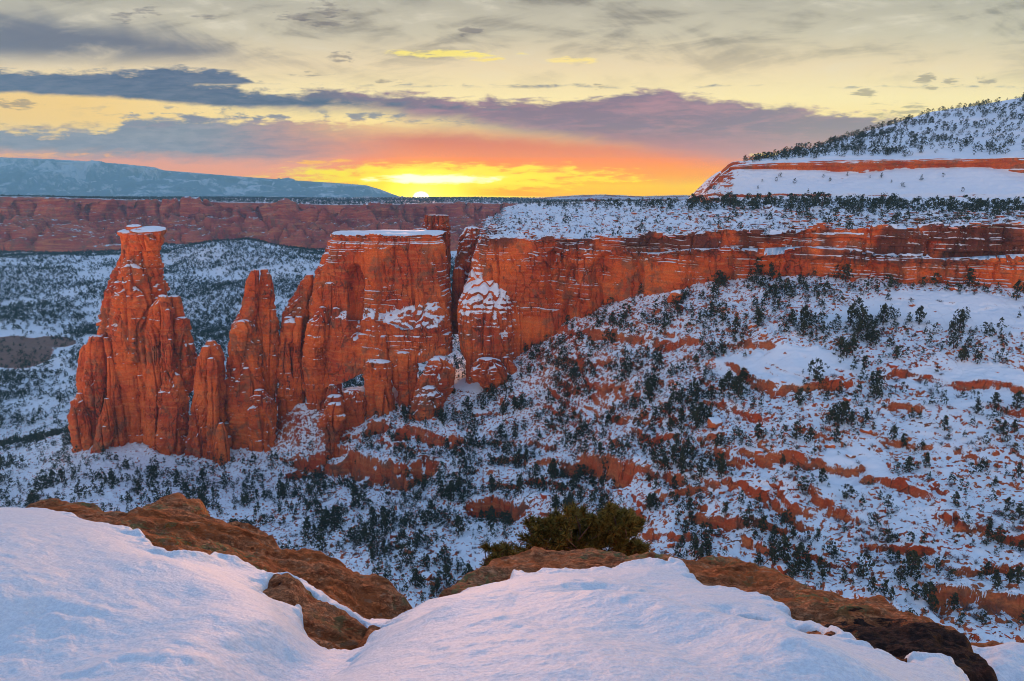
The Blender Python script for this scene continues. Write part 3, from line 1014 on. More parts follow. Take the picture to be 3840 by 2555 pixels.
# --- the capped tower
tA = tag(empty('rock_tower', foot(145, 450, 386)), 'tall red sandstone tower with a flat snow-topped cap, leftmost spire', 'rock tower')
mt = M['tower']
column('shaft', ro([(262, 715, 905), (300, 705, 897), (360, 712, 890), (430, 698, 897), (520, 664, 917), (600, 638, 935), (680, 625, 942), (800, 612, 955), (1000, 615, 965), (1200, 625, 975), (1440, 640, 970)]), 388, mt, tA, seed=1, ratio=.62, nth=110)
column('flank', ro([(262, 673, 742), (330, 683, 738), (400, 672, 750), (470, 642, 750), (560, 612, 745), (640, 590, 735), (740, 572, 730), (830, 552, 720), (1000, 560, 740), (1440, 565, 760)]), 390, mt, tA, seed=2, ratio=.9)
column('bulge', ro([(428, 700, 748), (452, 676, 790), (530, 655, 828), (600, 642, 852), (650, 645, 858), (675, 650, 850), (800, 628, 800), (1000, 640, 790), (1200, 690, 800), (1420, 700, 800)]), 381, mt, tA, seed=3, ratio=.8, dome=.7)
column('column', ro([(628, 875, 945), (690, 848, 968), (760, 832, 960), (820, 818, 910), (950, 820, 905), (1100, 826, 912), (1200, 822, 950), (1300, 812, 960), (1450, 805, 962)]), 377, mt, tA, seed=4, dome=.7)
column('column', ro([(618, 938, 1005), (665, 932, 1022), (740, 965, 1032), (900, 960, 1050), (1440, 950, 1050)]), 386, mt, tA, seed=5, dome=.3)
column('column', ro([(740, 985, 1052), (800, 972, 1066), (900, 966, 1086), (1000, 968, 1094), (1080, 962, 1090), (1200, 958, 1055), (1440, 950, 1045)]), 380, mt, tA, seed=6, dome=.35)
column('column', ro([(695, 910, 960), (800, 903, 966), (900, 900, 966), (1000, 905, 978), (1100, 912, 1030), (1200, 900, 1042), (1440, 880, 1048)]), 374, mt, tA, seed=7, dome=.5)
column('knob', ro([(858, 935, 962), (900, 928, 968), (960, 922, 966), (1010, 930, 960)]), 370, mt, tA, seed=8, dome=.5, sink=1)
column('column', ro([(840, 505, 570), (880, 498, 590), (950, 490, 592), (1050, 480, 596), (1150, 472, 600), (1250, 495, 605), (1410, 520, 610)]), 379, mt, tA, seed=9, dome=.3)
column('column', ro([(885, 468, 500), (920, 446, 512), (1000, 438, 512), (1100, 434, 505), (1150, 436, 495), (1250, 432, 500), (1400, 430, 510)]), 382, mt, tA, seed=10, dome=.4)
column('column', ro([(1162, 428, 462), (1200, 406, 490), (1280, 392, 512), (1350, 395, 522), (1410, 405, 525)]), 375, mt, tA, seed=11, dome=.5)
column('knob', ro([(848, 578, 605), (880, 585, 622), (920, 592, 626), (950, 600, 615)]), 376, mt, tA, seed=12, dome=.4, sink=.5)
column('column', ro([(960, 600, 630), (1050, 600, 655), (1150, 600, 662), (1250, 605, 686), (1340, 620, 695), (1420, 620, 700)]), 375, mt, tA, seed=13, dome=.6)
column('buttress', ro([(1190, 582, 608), (1250, 572, 626), (1300, 556, 632), (1360, 545, 632), (1420, 526, 625), (1480, 515, 600)]), 368, mt, tA, seed=14, dome=.5)
column('plinth', ro([(1372, 600, 1035), (1400, 590, 1050), (1450, 600, 1040), (1500, 620, 1030)]), 384, mt, tA, seed=15, dome=.02, ratio=.3, nth=120, amp=.6)


def slab(name, outline, d, zc_py, thick_py, mat, root, ratio=.7, seed=0, jag=.12, tilt=.22):
    """flat cap stone: outline in px at given py"""
    a, b = outline
    L, R = W(a, zc_py, d), W(b, zc_py, d)
    cx, hw = (L[0] + R[0]) / 2, (R[0] - L[0]) / 2
    zt = L[2]
    zb = W(a, zc_py + thick_py, d)[2]
    th = np.linspace(0, 2 * math.pi, 96, endpoint=False)
    prof = [(.55, zb - .4), (.86, zb), (.96, zb + (zt - zb) * .3), (1.0, zb + (zt - zb) * .55), (.99, zb + (zt - zb) * .8), (.96, zt), (.86, zt + .25), (.6, zt + .4), (.25, zt + .5), (.02, zt + .5)]
    rows = []
    for r, z in prof:
        k = 1 + jag * fbm(_v3(np.cos(th) * 1.6 + seed * 9, np.sin(th) * 1.6, 0 * th + z * .12), 4)
        rows.append(_v3(cx + hw * r * np.cos(th) * k, d + hw * ratio * r * np.sin(th) * k, z + .25 * noise3(_v3(np.cos(th) * 3 * r, np.sin(th) * 3 * r, 0 * th + seed))))
    P = np.array(rows)
    P[..., 2] += (P[..., 1] - d) * tilt
    ob = mesh_obj(name, P.reshape(-1, 3), grid_faces(len(prof), len(th), True), mat)
    child(ob, root)
    return ob


slab('capstone', (130.5, 166), 386, 229.2, 5.2, mt, tA, seed=1)
slab('capstone', (118, 140), 387, 231.0, 4.0, mt, tA, seed=2)
slab('capstone', (126, 141.5), 389, 226.0, 4.2, mt, tA, seed=3)
column('shaft', ro([(262, 673, 740), (300, 672, 725), (340, 684, 722)]), 385, mt, tA, seed=32, dome=.1, sink=1)
column('shaft', ro([(264, 735, 912), (300, 745, 905), (345, 752, 892)]), 384, mt, tA, seed=31, dome=.05, sink=1, ratio=.7)

# --- short spire between
tB = tag(empty('rock_tower', foot(205, 452, 380)), 'shortest red sandstone spire, standing between the capped tower and the twin-topped one', 'rock tower')
column('column', ro([(905, 1130, 1180), (950, 1108, 1175), (1050, 1096, 1178), (1150, 1086, 1178), (1250, 1070, 1180), (1400, 1050, 1185), (1490, 1048, 1190)]), 373, mt, tB, seed=16, dome=.7)
column('column', ro([(872, 1155, 1205), (900, 1140, 1225), (930, 1180, 1250), (1050, 1190, 1260), (1150, 1190, 1264), (1250, 1180, 1266), (1400, 1170, 1262), (1490, 1160, 1262)]), 377, mt, tB, seed=17, dome=.6)
column('column', ro([(968, 1162, 1208), (1000, 1158, 1216), (1100, 1160, 1222), (1200, 1165, 1222), (1300, 1160, 1225), (1480, 1150, 1225)]), 369, mt, tB, seed=18, dome=.6)
column('knob', ro([(1325, 1225, 1250), (1360, 1212, 1265), (1400, 1208, 1275), (1470, 1195, 1285)]), 364, mt, tB, seed=19, dome=.4)
column('plinth', ro([(1400, 1040, 1290), (1440, 1040, 1295), (1500, 1050, 1270)]), 374, mt, tB, seed=20, dome=.03, ratio=.35, amp=.6)

# --- twin-topped spire
tC = tag(empty('rock_tower', foot(250, 440, 384)), 'red sandstone tower split into two pointed tops by a dark crack', 'rock tower')
column('spire', ro([(470, 1408, 1448), (520, 1376, 1450), (600, 1368, 1448), (680, 1354, 1440), (735, 1325, 1430), (770, 1306, 1425), (800, 1292, 1440), (900, 1280, 1452), (1000, 1276, 1458), (1100, 1271, 1482), (1200, 1268, 1500), (1300, 1268, 1520), (1420, 1275, 1520)]), 382, mt, tC, seed=21, dome=.4, ratio=.7, nth=90)
column('spire', ro([(466, 1462, 1498), (500, 1456, 1520), (560, 1450, 1532), (660, 1436, 1540), (750, 1436, 1556), (850, 1442, 1562), (1000, 1452, 1560), (1100, 1470, 1552), (1180, 1475, 1540), (1400, 1475, 1530)]), 388, mt, tC, seed=22, dome=.5, ratio=.8, nth=90)
column('buttress', ro([(1140, 1428, 1478), (1200, 1402, 1530), (1300, 1394, 1546), (1410, 1396, 1535)]), 374, mt, tC, seed=23, dome=.35)
column('ledge', ro([(765, 1318, 1410), (800, 1296, 1420), (840, 1292, 1410), (900, 1300, 1400)]), 378, mt, tC, seed=24, dome=.5, sink=1)

# --- fins at the left end of the butte
tD = tag(empty('rock_fin', foot(300, 396, 394)), 'leaning red rock fin at the left end of the butte, beside the twin-topped tower', 'rock fin')
column('fin', ro([(495, 1712, 1752), (560, 1664, 1756), (640, 1624, 1742), (720, 1592, 1735), (850, 1570, 1725), (1000, 1565, 1715), (1180, 1565, 1710)]), 398, mt, tD, seed=25, dome=.3, ratio=.9)
column('column', ro([(735, 1590, 1640), (760, 1578, 1690), (800, 1568, 1650), (900, 1564, 1645), (1000, 1560, 1662), (1100, 1558, 1700), (1190, 1556, 1708)]), 390, mt, tD, seed=26, dome=.4)
column('column', ro([(735, 1650, 1695), (820, 1640, 1690), (960, 1640, 1688), (1050, 1640, 1705), (1190, 1640, 1705)]), 388, mt, tD, seed=27, dome=.5)

# --- the butte
R4 = lambda dx, dy, d: (256 + .17862 * dx, 186.7 + .17862 * dy, d)
bt = tag(empty('rock_butte', foot(390, 390, 384)), 'broad flat-topped red sandstone butte with a snowy summit and an arched alcove in its face', 'rock butte')


def butte_col(dx_rim, dx_mid, dx_base, d, db, foot_dy, back):
    top = R4(dx_rim, 265, d + 2)
    bk = R4(dx_rim, 265, d + 2)
    t3 = W(*top)
    return [R4(dx_base + 0, foot_dy + 60, db - 8), R4(dx_base, foot_dy - 6, db - 6), R4(dx_base, 745 + 50 * (dx_rim > 800), db - 2 - 3 * (dx_rim > 800)), R4(dx_base, 690 - 40 * (dx_rim > 800), d - 1.0), R4(dx_mid, 500, d), R4(dx_rim - 0, 330, d + 1), R4(dx_rim, 268, d + 1.5),
            (None, t3[0] + .0, t3[1] + back * .5, t3[2] + .8), (None, t3[0], t3[1] + back, t3[2] + .5), (None, t3[0], t3[1] + back + 6, t3[2] - 60)]


cols = []
for a in ((425, 360, 330, 424, 424, 1080, 6), (412, 340, 318, 402, 402, 1080, 22), (430, 385, 350, 391, 390, 1075, 32), (520, 500, 480, 385, 380, 1040, 38), (620, 610, 600, 382, 375, 980, 40),
          (720, 715, 710, 381, 373, 930, 40), (820, 820, 820, 381, 373, 930, 40), (920, 925, 930, 383, 374, 925, 38), (990, 1002, 1015, 386, 377, 895, 34), (1028, 1042, 1060, 389, 381, 885, 30), (1048, 1064, 1090, 395, 388, 870, 24), (1052, 1075, 1098, 404, 402, 860, 14), (1045, 1070, 1096, 424, 424, 860, 4)):
    cols.append(butte_col(*a))


def alcove(G, c, rx, rz, depth, arch=True):
    """push the face back inside an arched hollow; c = point on the face"""
    q = np.sqrt(((G[..., 0] - c[0]) / rx) ** 2 + (np.maximum(G[..., 2] - c[2], 0) / rz) ** 2 + (np.minimum(G[..., 2] - c[2], 0) / (rz * (2.2 if arch else 1))) ** 2)
    return depth * sstep(q, 1.05, .82)


G = sheet(cols, 560, [10, 60, 22, 90, 80, 30, 30, 26, 12], 6)
Nn = -grid_normals(G)
if Nn[150, 280, 1] > 0:
    Nn = -Nn
nr = len(G)
fr = 10 + 60 + 22 + 90 + 80 + 30
a_ = sstep(np.arange(nr), fr + 6, fr - 2)[:, None]
dsp = cliff_disp(G, 1.0, seed=2, big=1.8, groove=1.3, lay=.12, fine=.7, lthick=5.0)
dsp = dsp - alcove(G, W(256 + .17862 * 556, 186.7 + .17862 * 560, 384), 5.6, 13.0, 8.0)
dsp = dsp - alcove(G, W(256 + .17862 * 790, 186.7 + .17862 * 600, 382), 12, 26, 2.6)
G2 = G + Nn * (dsp * a_)[..., None]
# stacked caprock courses and lumpy summit
capz = W(390, 186.7 + .17862 * 318, 384)[2]
cap = sstep(G[..., 2], capz - .6, capz + .4) * a_
G2 = G2 - Nn * (cap * (1.6 + 1.2 * strata(G[..., 2], 1.7, .2, 9)))[..., None]
G2[..., 2] += (1 - a_) * (.6 * fbm(G / 14.0, 3))
ob = mesh_obj('face', G2.reshape(-1, 3), grid_faces(nr, 560), M['tower'])
child(ob, bt)
column('column', ro([(688, 350, 392), (720, 318, 405), (760, 290, 420), (900, 258, 402), (1000, 262, 400), (1090, 272, 398)], 256), 384, mt, bt, seed=41, dome=.9, ratio=.8)
column('column', ro([(385, 372, 440), (480, 336, 470), (560, 322, 480), (640, 304, 470), (690, 300, 470), (900, 300, 470), (1060, 320, 470)], 256), 396, mt, bt, seed=42, dome=.6, ratio=.9, nth=96)
column('column', ro([(560, 380, 450), (690, 360, 470), (900, 380, 470), (1040, 395, 470)], 256), 389, mt, bt, seed=43, dome=.8, ratio=.8)
column('column', ro([(690, 425, 470), (800, 418, 475), (900, 405, 470), (1040, 400, 460)], 256), 383, mt, bt, seed=44, dome=.7, ratio=.8)
column('buttress', ro([(575, 890, 905), (650, 888, 940), (720, 880, 985), (800, 870, 1000)], 256), 381, mt, bt, seed=45, dome=.5, ratio=.5)

# --- blocks of the apron below the butte
pl = tag(empty('rock_pillar', foot(379, 395, 366)), 'squat red rock pillar with a small snowy pinnacle on top, below the butte', 'rock pillar')
column('block', ro([(985, 612, 760), (1020, 612, 766), (1100, 614, 766), (1165, 616, 768), (1230, 622, 770)], 256), 366, mt, pl, seed=51, dome=.28, ratio=.7)
column('pinnacle', ro([(845, 690, 725), (880, 678, 732), (930, 670, 735), (1000, 655, 745)], 256), 370, mt, pl, seed=52, dome=.5, lthick=1.6, amp=1.5)


def outcrop(label, parts, name='rock_outcrop', cat='rock outcrop', at=None):
    e = tag(empty(name, foot(*at)), label, cat)
    for i, (nm, ol, d, ra, dm, sd) in enumerate(parts):
        column(nm, ro(ol, 256), d, mt, e, seed=sd, ratio=ra, dome=dm, lthick=2.6)
    return e


outcrop('rounded red rock shoulder directly right of the pinnacled pillar, under the butte', [('block', [(935, 780, 860), (1000, 765, 900), (1080, 765, 905), (1150, 790, 900)], 370, .8, .4, 61)], at=(405, 392, 370))
outcrop('sloping red slab with snow below the dark gap at the right of the butte', [('block', [(975, 970, 1080), (1010, 945, 1110), (1080, 915, 1110), (1150, 880, 1080)], 366, .9, .5, 62), ('slab', [(1130, 930, 1010), (1180, 880, 1060), (1250, 850, 1060)], 356, .9, .4, 63)], at=(435, 395, 360))
outcrop('jumble of red boulders and snowy slabs left of the pinnacled pillar', [('block', [(1115, 400, 440), (1150, 390, 470), (1200, 400, 470)], 366, .8, .5, 64), ('slab', [(1175, 400, 480), (1215, 385, 500), (1235, 400, 490)], 358, .8, .25, 65),
                                                                                ('block', [(1225, 400, 480), (1290, 350, 500), (1330, 345, 480), (1380, 380, 460)], 350, .7, .5, 66), ('block', [(1150, 490, 600), (1190, 480, 615), (1260, 480, 612)], 362, .6, .3, 67)], at=(336, 425, 358))
outcrop('steep red rock rib scored with snow below the bulging prow of the long cliff', [('rib', [(985, 1220, 1370), (1050, 1200, 1420), (1120, 1260, 1430), (1200, 1330, 1420)], 366, .7, .4, 68), ('rib', [(960, 1380, 1420), (1020, 1395, 1470), (1100, 1430, 1500), (1150, 1440, 1500)], 368, .7, .5, 69)], at=(488, 395, 366))

# --- the long cliff on the right with its bulging prow and plateau
R5 = lambda dx, dy, d: (533.3 + .20817 * dx, 186.7 + .20817 * dy, d)
mesa = tag(empty('canyon_cliff', foot(760, 285, 315)), 'long red sandstone cliff under a snowy plateau, running from the butte to the right edge', 'cliff')


def cliff_col(px, base, mid, rim, d, set_mid, py_t, d_t, py_b, d_b, pxb=None):
    """base, ledge and rim heights at one place along the cliff; set_mid = how far the upper tier stands back"""
    q = px if pxb is None else pxb
    r = W(px, rim, d + set_mid + 1)
    return [(px, base + 46, d - 1.5), (px, base, d - 1), (px, mid, d), (px, mid - 1.2, d + set_mid), (px, rim, d + set_mid + 1),
            (None, r[0] * (1 + 12 / d), r[1] + 12, r[2] + .3), (q, py_t, d_t), (q, py_b, d_b), (q, py_b + 30, d_b + 50)]


cols = [cliff_col(*a) for a in (
    (500, 345, 262, 237.5, 452, .5, 233, 460, 228, 470), (478, 345, 262, 238, 412, .5, 230, 440, 224, 470, 482), (477, 345, 262, 238.5, 397, .5, 228, 440, 219, 520, 486), (486, 345, 262, 238.5, 388, .6, 225, 460, 215, 600, 497),
    (505, 335, 262, 238, 384, .8, 218, 520, 207, 900), (525, 320, 258, 238, 381, 1, 214, 560, 203, 1150), (560, 310, 252, 238, 372, 1, 212, 580, 202, 1200), (582, 303, 250, 238, 366, 1, 211, 580, 201.5, 1150), (606, 293, 250, 237, 362, 1, 210, 560, 201, 1050),
    (635, 290, 252, 237, 352, 1.2, 209, 540, 201, 950), (658, 290, 252, 237, 346, 1.2, 208, 520, 201, 880), (692, 289, 248, 234, 337, 1.5, 207, 500, 201, 800), (725, 288, 248, 229, 330, 3.5, 206, 480, 200.5, 700), (765, 287, 248, 228, 318, 3.5, 206, 460, 200.5, 620),
    (804, 284, 246, 228.5, 309, 3, 207, 440, 201, 560), (835, 287, 250, 229, 303, 3, 208, 430, 202, 540), (860, 296, 252, 229, 297, 4, 209, 420, 203, 520), (900, 293, 256, 228, 290, 5, 210, 405, 205, 500), (940, 291, 258, 225, 285, 6, 211, 390, 206, 480),
    (985, 294, 256, 224, 280, 6, 212, 380, 207, 460), (1024, 298, 254, 224, 276, 6, 213, 370, 208, 440), (1080, 304, 254, 225, 272, 6, 214, 360, 209, 430), (1180, 312, 254, 226, 268, 6, 214, 350, 209, 420))]
NU = 1150
nts = [6, 110, 5, 50, 30, 190, 130, 10]
G = sheet(cols, NU, nts, 8)
Nn = grid_normals(G)
if Nn[60, NU // 2, 1] > 0:
    Nn = -Nn
nr = len(G)
fr = sum(nts[:4])
a_ = sstep(np.arange(nr), fr + 5, fr - 3)[:, None]
dsp = cliff_disp(G, .9, seed=5, big=4.2, groove=2.0, lay=.22, fine=1.0, lthick=3.0)
rg0 = sstep(G[..., 0] / G[..., 1], .18, .5)
dsp = dsp + rg0 * 1.5 * strata(G[..., 2] + 1.6 * fbm(G / 22.0, 3) + .03 * G[..., 0], 2.6, .2, 15) * sstep(fbm(G / 28.0 + 3, 2), -.25, .2)
for px, py, d, rx, rz, dep in ((552, 268, 375, 6, 11, 4), (570, 290, 372, 4.5, 15, 3.5), (615, 276, 360, 13, 14, 4.5), (700, 268, 337, 6, 10, 2.5), (640, 272, 352, 6, 9, 2), (745, 270, 325, 9, 9, 2), (820, 275, 306, 10, 8, 2), (880, 276, 294, 8, 6, 2), (546, 247, 375, 3, 6, 3)):
    dsp = dsp - alcove(G, W(px, py, d), rx, rz, dep)
dk = a_
G2 = G + Nn * (dsp * dk)[..., None]
# ledgy caprock: steps retreat towards the rim on the right
rgt = sstep(G[..., 0] / G[..., 1], .25, .5)
zl = G[..., 2] + .8 * fbm(_v3(G[..., 0] / 15, G[..., 1] / 15, 0 * G[..., 2]), 3)
zm = W(760, 262, 318)[2]
led = strata(zl, 1.9, .2, 21) * 1.4 * sstep(G[..., 2], zm - 2, zm + 4) * a_
G2 = G2 + Nn * (led * (.12 + .75 * rgt))[..., None]
# plateau: slabby benches
flat = 1 - a_
pw = sstep(G[..., 1], 1200, 600)
bn = fbm(_v3(G[..., 0] / 16, G[..., 1] / 24, 0 * G[..., 2] + 4), 4) * 3.2
G2[..., 2] += flat * pw * (1.6 * fbm(_v3(G[..., 0] / 10, G[..., 1] / 10, 0 * G[..., 2]), 3) + (np.floor(bn / .7) * .7 + .7 * sstep(bn / .7 % 1, .6, 1)) * 1.5)
ob = mesh_obj('face', G2.reshape(-1, 3), grid_faces(nr, NU), M['cliff'])
child(ob, mesa)
PLATEAU = G2[fr:, :]
sh = [(186.7 + .17862 * a, b) for a, b in ((280, 6), (470, 5), (520, 2.5), (580, -3), (660, -7), (760, -9), (950, -9))]
column('prow', ro([(285, 1246, 1440), (330, 1232, 1440), (400, 1214, 1442), (500, 1190, 1440), (560, 1168, 1436), (620, 1146, 1432), (700, 1132, 1436), (800, 1136, 1446), (890, 1146, 1450), (960, 1180, 1450)], 256), 391, M['prow'], mesa, seed=71, dome=.10, ratio=.55, nth=190, amp=.7, shift=sh, blocky=.15)
sh = [(186.7 + .17862 * a, b) for a, b in ((280, 6), (500, 5), (560, 1), (640, -4), (760, -6), (950, -6))]
column('prow', ro([(300, 1400, 1500), (520, 1392, 1500), (600, 1396, 1500), (700, 1405, 1504), (800, 1412, 1506), (900, 1410, 1504), (970, 1400, 1500)], 256), 390, M['prow'], mesa, seed=72, dome=.2, ratio=.75, nth=110, amp=.7, shift=sh, blocky=.15)

# --- rocks seen through the gap
gb = tag(empty('rock_butte', foot(435, 262, 470)), 'small flat-topped red butte seen behind the gap, directly under the sun', 'rock butte')
column('block', ro([(160, 935, 1082), (220, 930, 1084), (330, 1010, 1086), (500, 1030, 1090), (620, 1040, 1095)], 256), 470, mt, gb, seed=81, dome=.05, ratio=.7, lthick=2.8, nth=96)
column('shoulder', ro([(245, 880, 960), (290, 870, 1000), (420, 900, 1010), (600, 900, 1010)], 256), 455, mt, gb, seed=82, dome=.3, ratio=.6)
gw = tag(empty('rock_wall', foot(470, 300, 440)), 'snow-streaked red wall inside the gap between butte and long cliff', 'rock wall')
column('block', ro([(235, 1165, 1250), (290, 1140, 1245), (350, 1125, 1240), (450, 1110, 1230), (560, 1105, 1210), (680, 1100, 1200)], 256), 432, M['prow'], gw, seed=83, dome=.3, ratio=.8, nth=96)
column('block', ro([(470, 1100, 1165), (560, 1095, 1180), (680, 1090, 1170)], 256), 420, mt, gw, seed=84, dome=.6, ratio=.8)

# --- hill at the upper right
R2 = lambda dx, dy, d: (512 + .2172 * dx, .2172 * dy, d)
hill_cols = []
for px, b, c0, c1, sk, d0, d1, d2 in ((700, 199, 197, 196, 195, 640, 650, 662), (708, 199, 190, 188, 187, 590, 615, 640), (722, 199, 177, 174, 173, 565, 590, 620), (733, 200, 168.5, 166, 165, 550, 580, 614), (772, 201, 169, 163, 157, 520, 556, 640), (816, 203, 170.5, 160.5, 147, 500, 540, 680),
                                      (860, 205, 173.5, 159.3, 134, 480, 525, 710), (900, 207, 169.5, 158.6, 121.5, 465, 512, 730), (930, 207.5, 168, 158.2, 112, 455, 502, 740), (979, 209, 167, 157.8, 105, 440, 488, 745), (1024, 211, 172.5, 157.3, 97, 425, 475, 750), (1100, 214, 174, 156, 86, 410, 460, 760), (1220, 218, 176, 154, 72, 400, 445, 770)):
    s = W(px, sk, d2)
    hill_cols.append([(px, b + 10, d0 - 6), (px, b, d0), (px, c0, d1), (px, c1, d1 + .6), (px, c1 - .6, d1 + 9), (px, sk, d2), (None, s[0] * 1.02, s[1] + 60, s[2] - 4), (None, s[0] * 1.1, s[1] + 260, s[2] - 70)])
G = sheet(hill_cols, 620, [3, 50, 16, 6, 110, 10, 6], 4)
Nn = grid_normals(G)
if Nn[20, 400, 1] > 0:
    Nn = -Nn
x, y, z = G[..., 0], G[..., 1], G[..., 2]
ri = np.arange(len(G))[:, None]
band_w = sstep(ri, 51, 54) * sstep(ri, 71, 68)
slk = sstep(ri, 2, 8) * sstep(ri, 54, 50)
up_ = sstep(ri, 74, 80) * sstep(ri, 184, 176)
dsp = band_w * (1.5 * strata(z + .5 * noise3(G / 20), 1.6, .2, 4) + 1.2 * fbm(_v3(x / 9, y / 9, z / 20), 3) + .8 * noise3(_v3(x / 4, y / 4, z / 6)))
dsp = dsp + slk * (1.6 * fbm(G / 22.0, 4) + .8 * strata(z + 1.5 * fbm(G / 25.0, 3), 2.2, .25, 8) + .3 * fbm(G / 3.0, 3))
zb = z + 1.4 * fbm(G / 40.0, 3)
bw = np.abs((zb / 15.5 + .15) % 1.0 - .5)
dsp = dsp + up_ * (1.3 * fbm(G / 20.0, 4) + 2.2 * sstep(bw, .02, .05) * sstep(fbm(G / 50.0, 2), -.35, .2))
G2 = G + Nn * dsp[..., None]
HILL = G2
tag(mesh_obj('hill', G2.reshape(-1, 3), grid_faces(*G2.shape[:2]), M['hill']), 'snowy hill with a red cliff band rising at the upper right', 'hill', kind='structure')

# --- far canyon wall and the plateau behind it
fw_cols = []
for px, rim, b1, b2, d in ((-220, 196, 222, 262, 1750), (-60, 197, 222, 262, 1800), (10, 197, 222, 258, 1850), (30, 197.3, 221, 252, 1880), (60, 198, 220, 246, 1900), (118, 200, 219, 244, 1940), (180, 201.5, 221, 246, 1980), (232, 202.8, 221, 250, 2000), (300, 204.3, 222, 262, 1980), (341, 205.5, 224, 262, 1950), (402, 204.5, 224, 258, 2050),
                               (440, 203.5, 221, 250, 2150), (480, 203.5, 219, 245, 2200), (540, 205, 216, 240, 2200), (620, 206, 214, 236, 2200), (760, 207, 213, 236, 2200)):
    r = W(px, rim, d + 40)
    fw_cols.append([(px, b2 + 14, d - 260), (px, b2, d - 210), (px, b1 + 2, d - 25), (px, b1 - 1, d), (px, rim, d + 30), (px, rim - .6, d + 60), (px, max(rim - 5.5, 197.7), d + 1300), (px, 197.55, 5200), (px, 199.2, 6500)])
G = sheet(fw_cols, 800, [4, 36, 6, 60, 6, 30, 20, 6], 6)
Nn = grid_normals(G)
if Nn[60, 400, 1] > 0:
    Nn = -Nn
x, y, z = G[..., 0], G[..., 1], G[..., 2]
ri = np.arange(len(G))[:, None]
f_ = sstep(ri, 110, 104) * sstep(ri, 2, 10)
dsp = f_ * (48 * fbm(_v3(x / 190, y / 190, z / 400), 4) - 24 * sstep(1 - np.abs(fbm(_v3(x / 75, y / 75, z / 300 + 9), 3)) * 3, .5, 1) + 5 * strata(z + 6 * noise3(G / 90.0), 11, .2, 2) + 8 * fbm(G / 18.0, 4))
G2 = G + Nn * dsp[..., None]
G2[..., 2] += (1 - f_) * sstep(ri, 106, 114) * 1.6 * fbm(_v3(x / 60, y / 60, 0 * z), 3) * sstep(y, 6000, 3000)
FARTOP = G2[108:, :]
fw = mesh_obj('canyon_wall', G2.reshape(-1, 3), grid_faces(*G2.shape[:2]), M['far'])
tag(fw, 'far dark red canyon wall along the left horizon with a treed plateau on top', 'cliff')

# --- low snowy mesa on the horizon, right of the sun
lm = [[(px, 203, 3300), (px, 199.5 if k else 200.5, 3320), (px, t + 1.2, 3420), (px, t, 3440), (px, t - .3, 3700), (px, 203, 4300)] for px, t, k in ((505, 199.6, 0), (540, 198.0, 0), (560, 196.6, 1), (580, 195.4, 1), (604, 194.8, 1), (625, 195.8, 1), (645, 196.6, 1), (670, 195.6, 1), (700, 195.6, 1), (760, 197.5, 0))]
G = sheet(lm, 260, [4, 24, 5, 8, 6], 3)
G[..., 2] += 2.5 * fbm(_v3(G[..., 0] / 60, G[..., 1] / 60, 0 * G[..., 0]), 4)
tag(mesh_obj('mesa', G.reshape(-1, 3), grid_faces(*G.shape[:2]), M['far']), 'low snow-dusted mesa on the horizon right of the sun', 'mesa', kind='structure')

# --- the far blue mountain
DM = 12500.0
mcols = []
for px, t in ((-260, 146), (-120, 152), (0, 157.5), (40, 159), (80, 161), (120, 164), (155, 167.5), (163, 170.5), (200, 173.5), (250, 177.5), (300, 181), (340, 183.5), (366, 185.5), (380, 189.5), (397, 196), (410, 199)):
    mcols.append([(px, 200, DM - 3600), (px, 199 - (199 - t) * .22, DM - 2400), (px, 199 - (199 - t) * .5, DM - 1100), (px, t + (199 - t) * .18, DM - 200), (px, t + (199 - t) * .05, DM - 40), (px, t, DM), (px, t - .3, DM + 900), (px, 203, DM + 2500)])
G = sheet(mcols, 700, [10, 30, 40, 14, 8, 6, 6], 3)
Nn = grid_normals(G)
if Nn[40, 300, 1] > 0:
    Nn = -Nn
x, y, z = G[..., 0], G[..., 1], G[..., 2]
hgt = np.clip((z + 40) / 500, 0, 1)
rid = np.abs(fbm(_v3(x / 620, y / 900, 0 * z + 2), 5))
dsp = (190 * fbm(_v3(x / 900, y / 900, z / 900), 5) - 190 * (sstep(rid, .25, 0))) * sstep(np.arange(len(G)), 0, 12)[:, None] * sstep(np.arange(len(G)), 106, 94)[:, None]
G = G + Nn * dsp[..., None] * (.35 + .65 * hgt[..., None])
m_, g = new_mat('mountain_rock_snow_haze_tint')
geo = g.n('ShaderNodeNewGeometry')
pos = geo.outputs['Position']
nx, ny, nz = g.xyz(geo.outputs['Normal'])
n1 = g.noise(pos, .0016, 6, .68, .6)
n2 = g.noise(pos, .006, 5, .65)
f = g.add(g.add(g.mul(g.sub(n1, .5), 1.5), g.mul(g.sub(n2, .5), .9)), g.mul(g.xyz(pos)[2], .00035))
c = g.mix(g.ss(f, .06, .30), (.13, .20, .28, 1), (.78, .84, .90, 1))  # rock and snow tones paled and blued, adding haze tint to the colour
finish(g, c, .9, None, .1)
M['mountain'] = m_
tag(mesh_obj('mountain', G.reshape(-1, 3), grid_faces(*G.shape[:2]), m_), 'long flat-topped blue mountain on the left horizon', 'mountain', kind='structure')
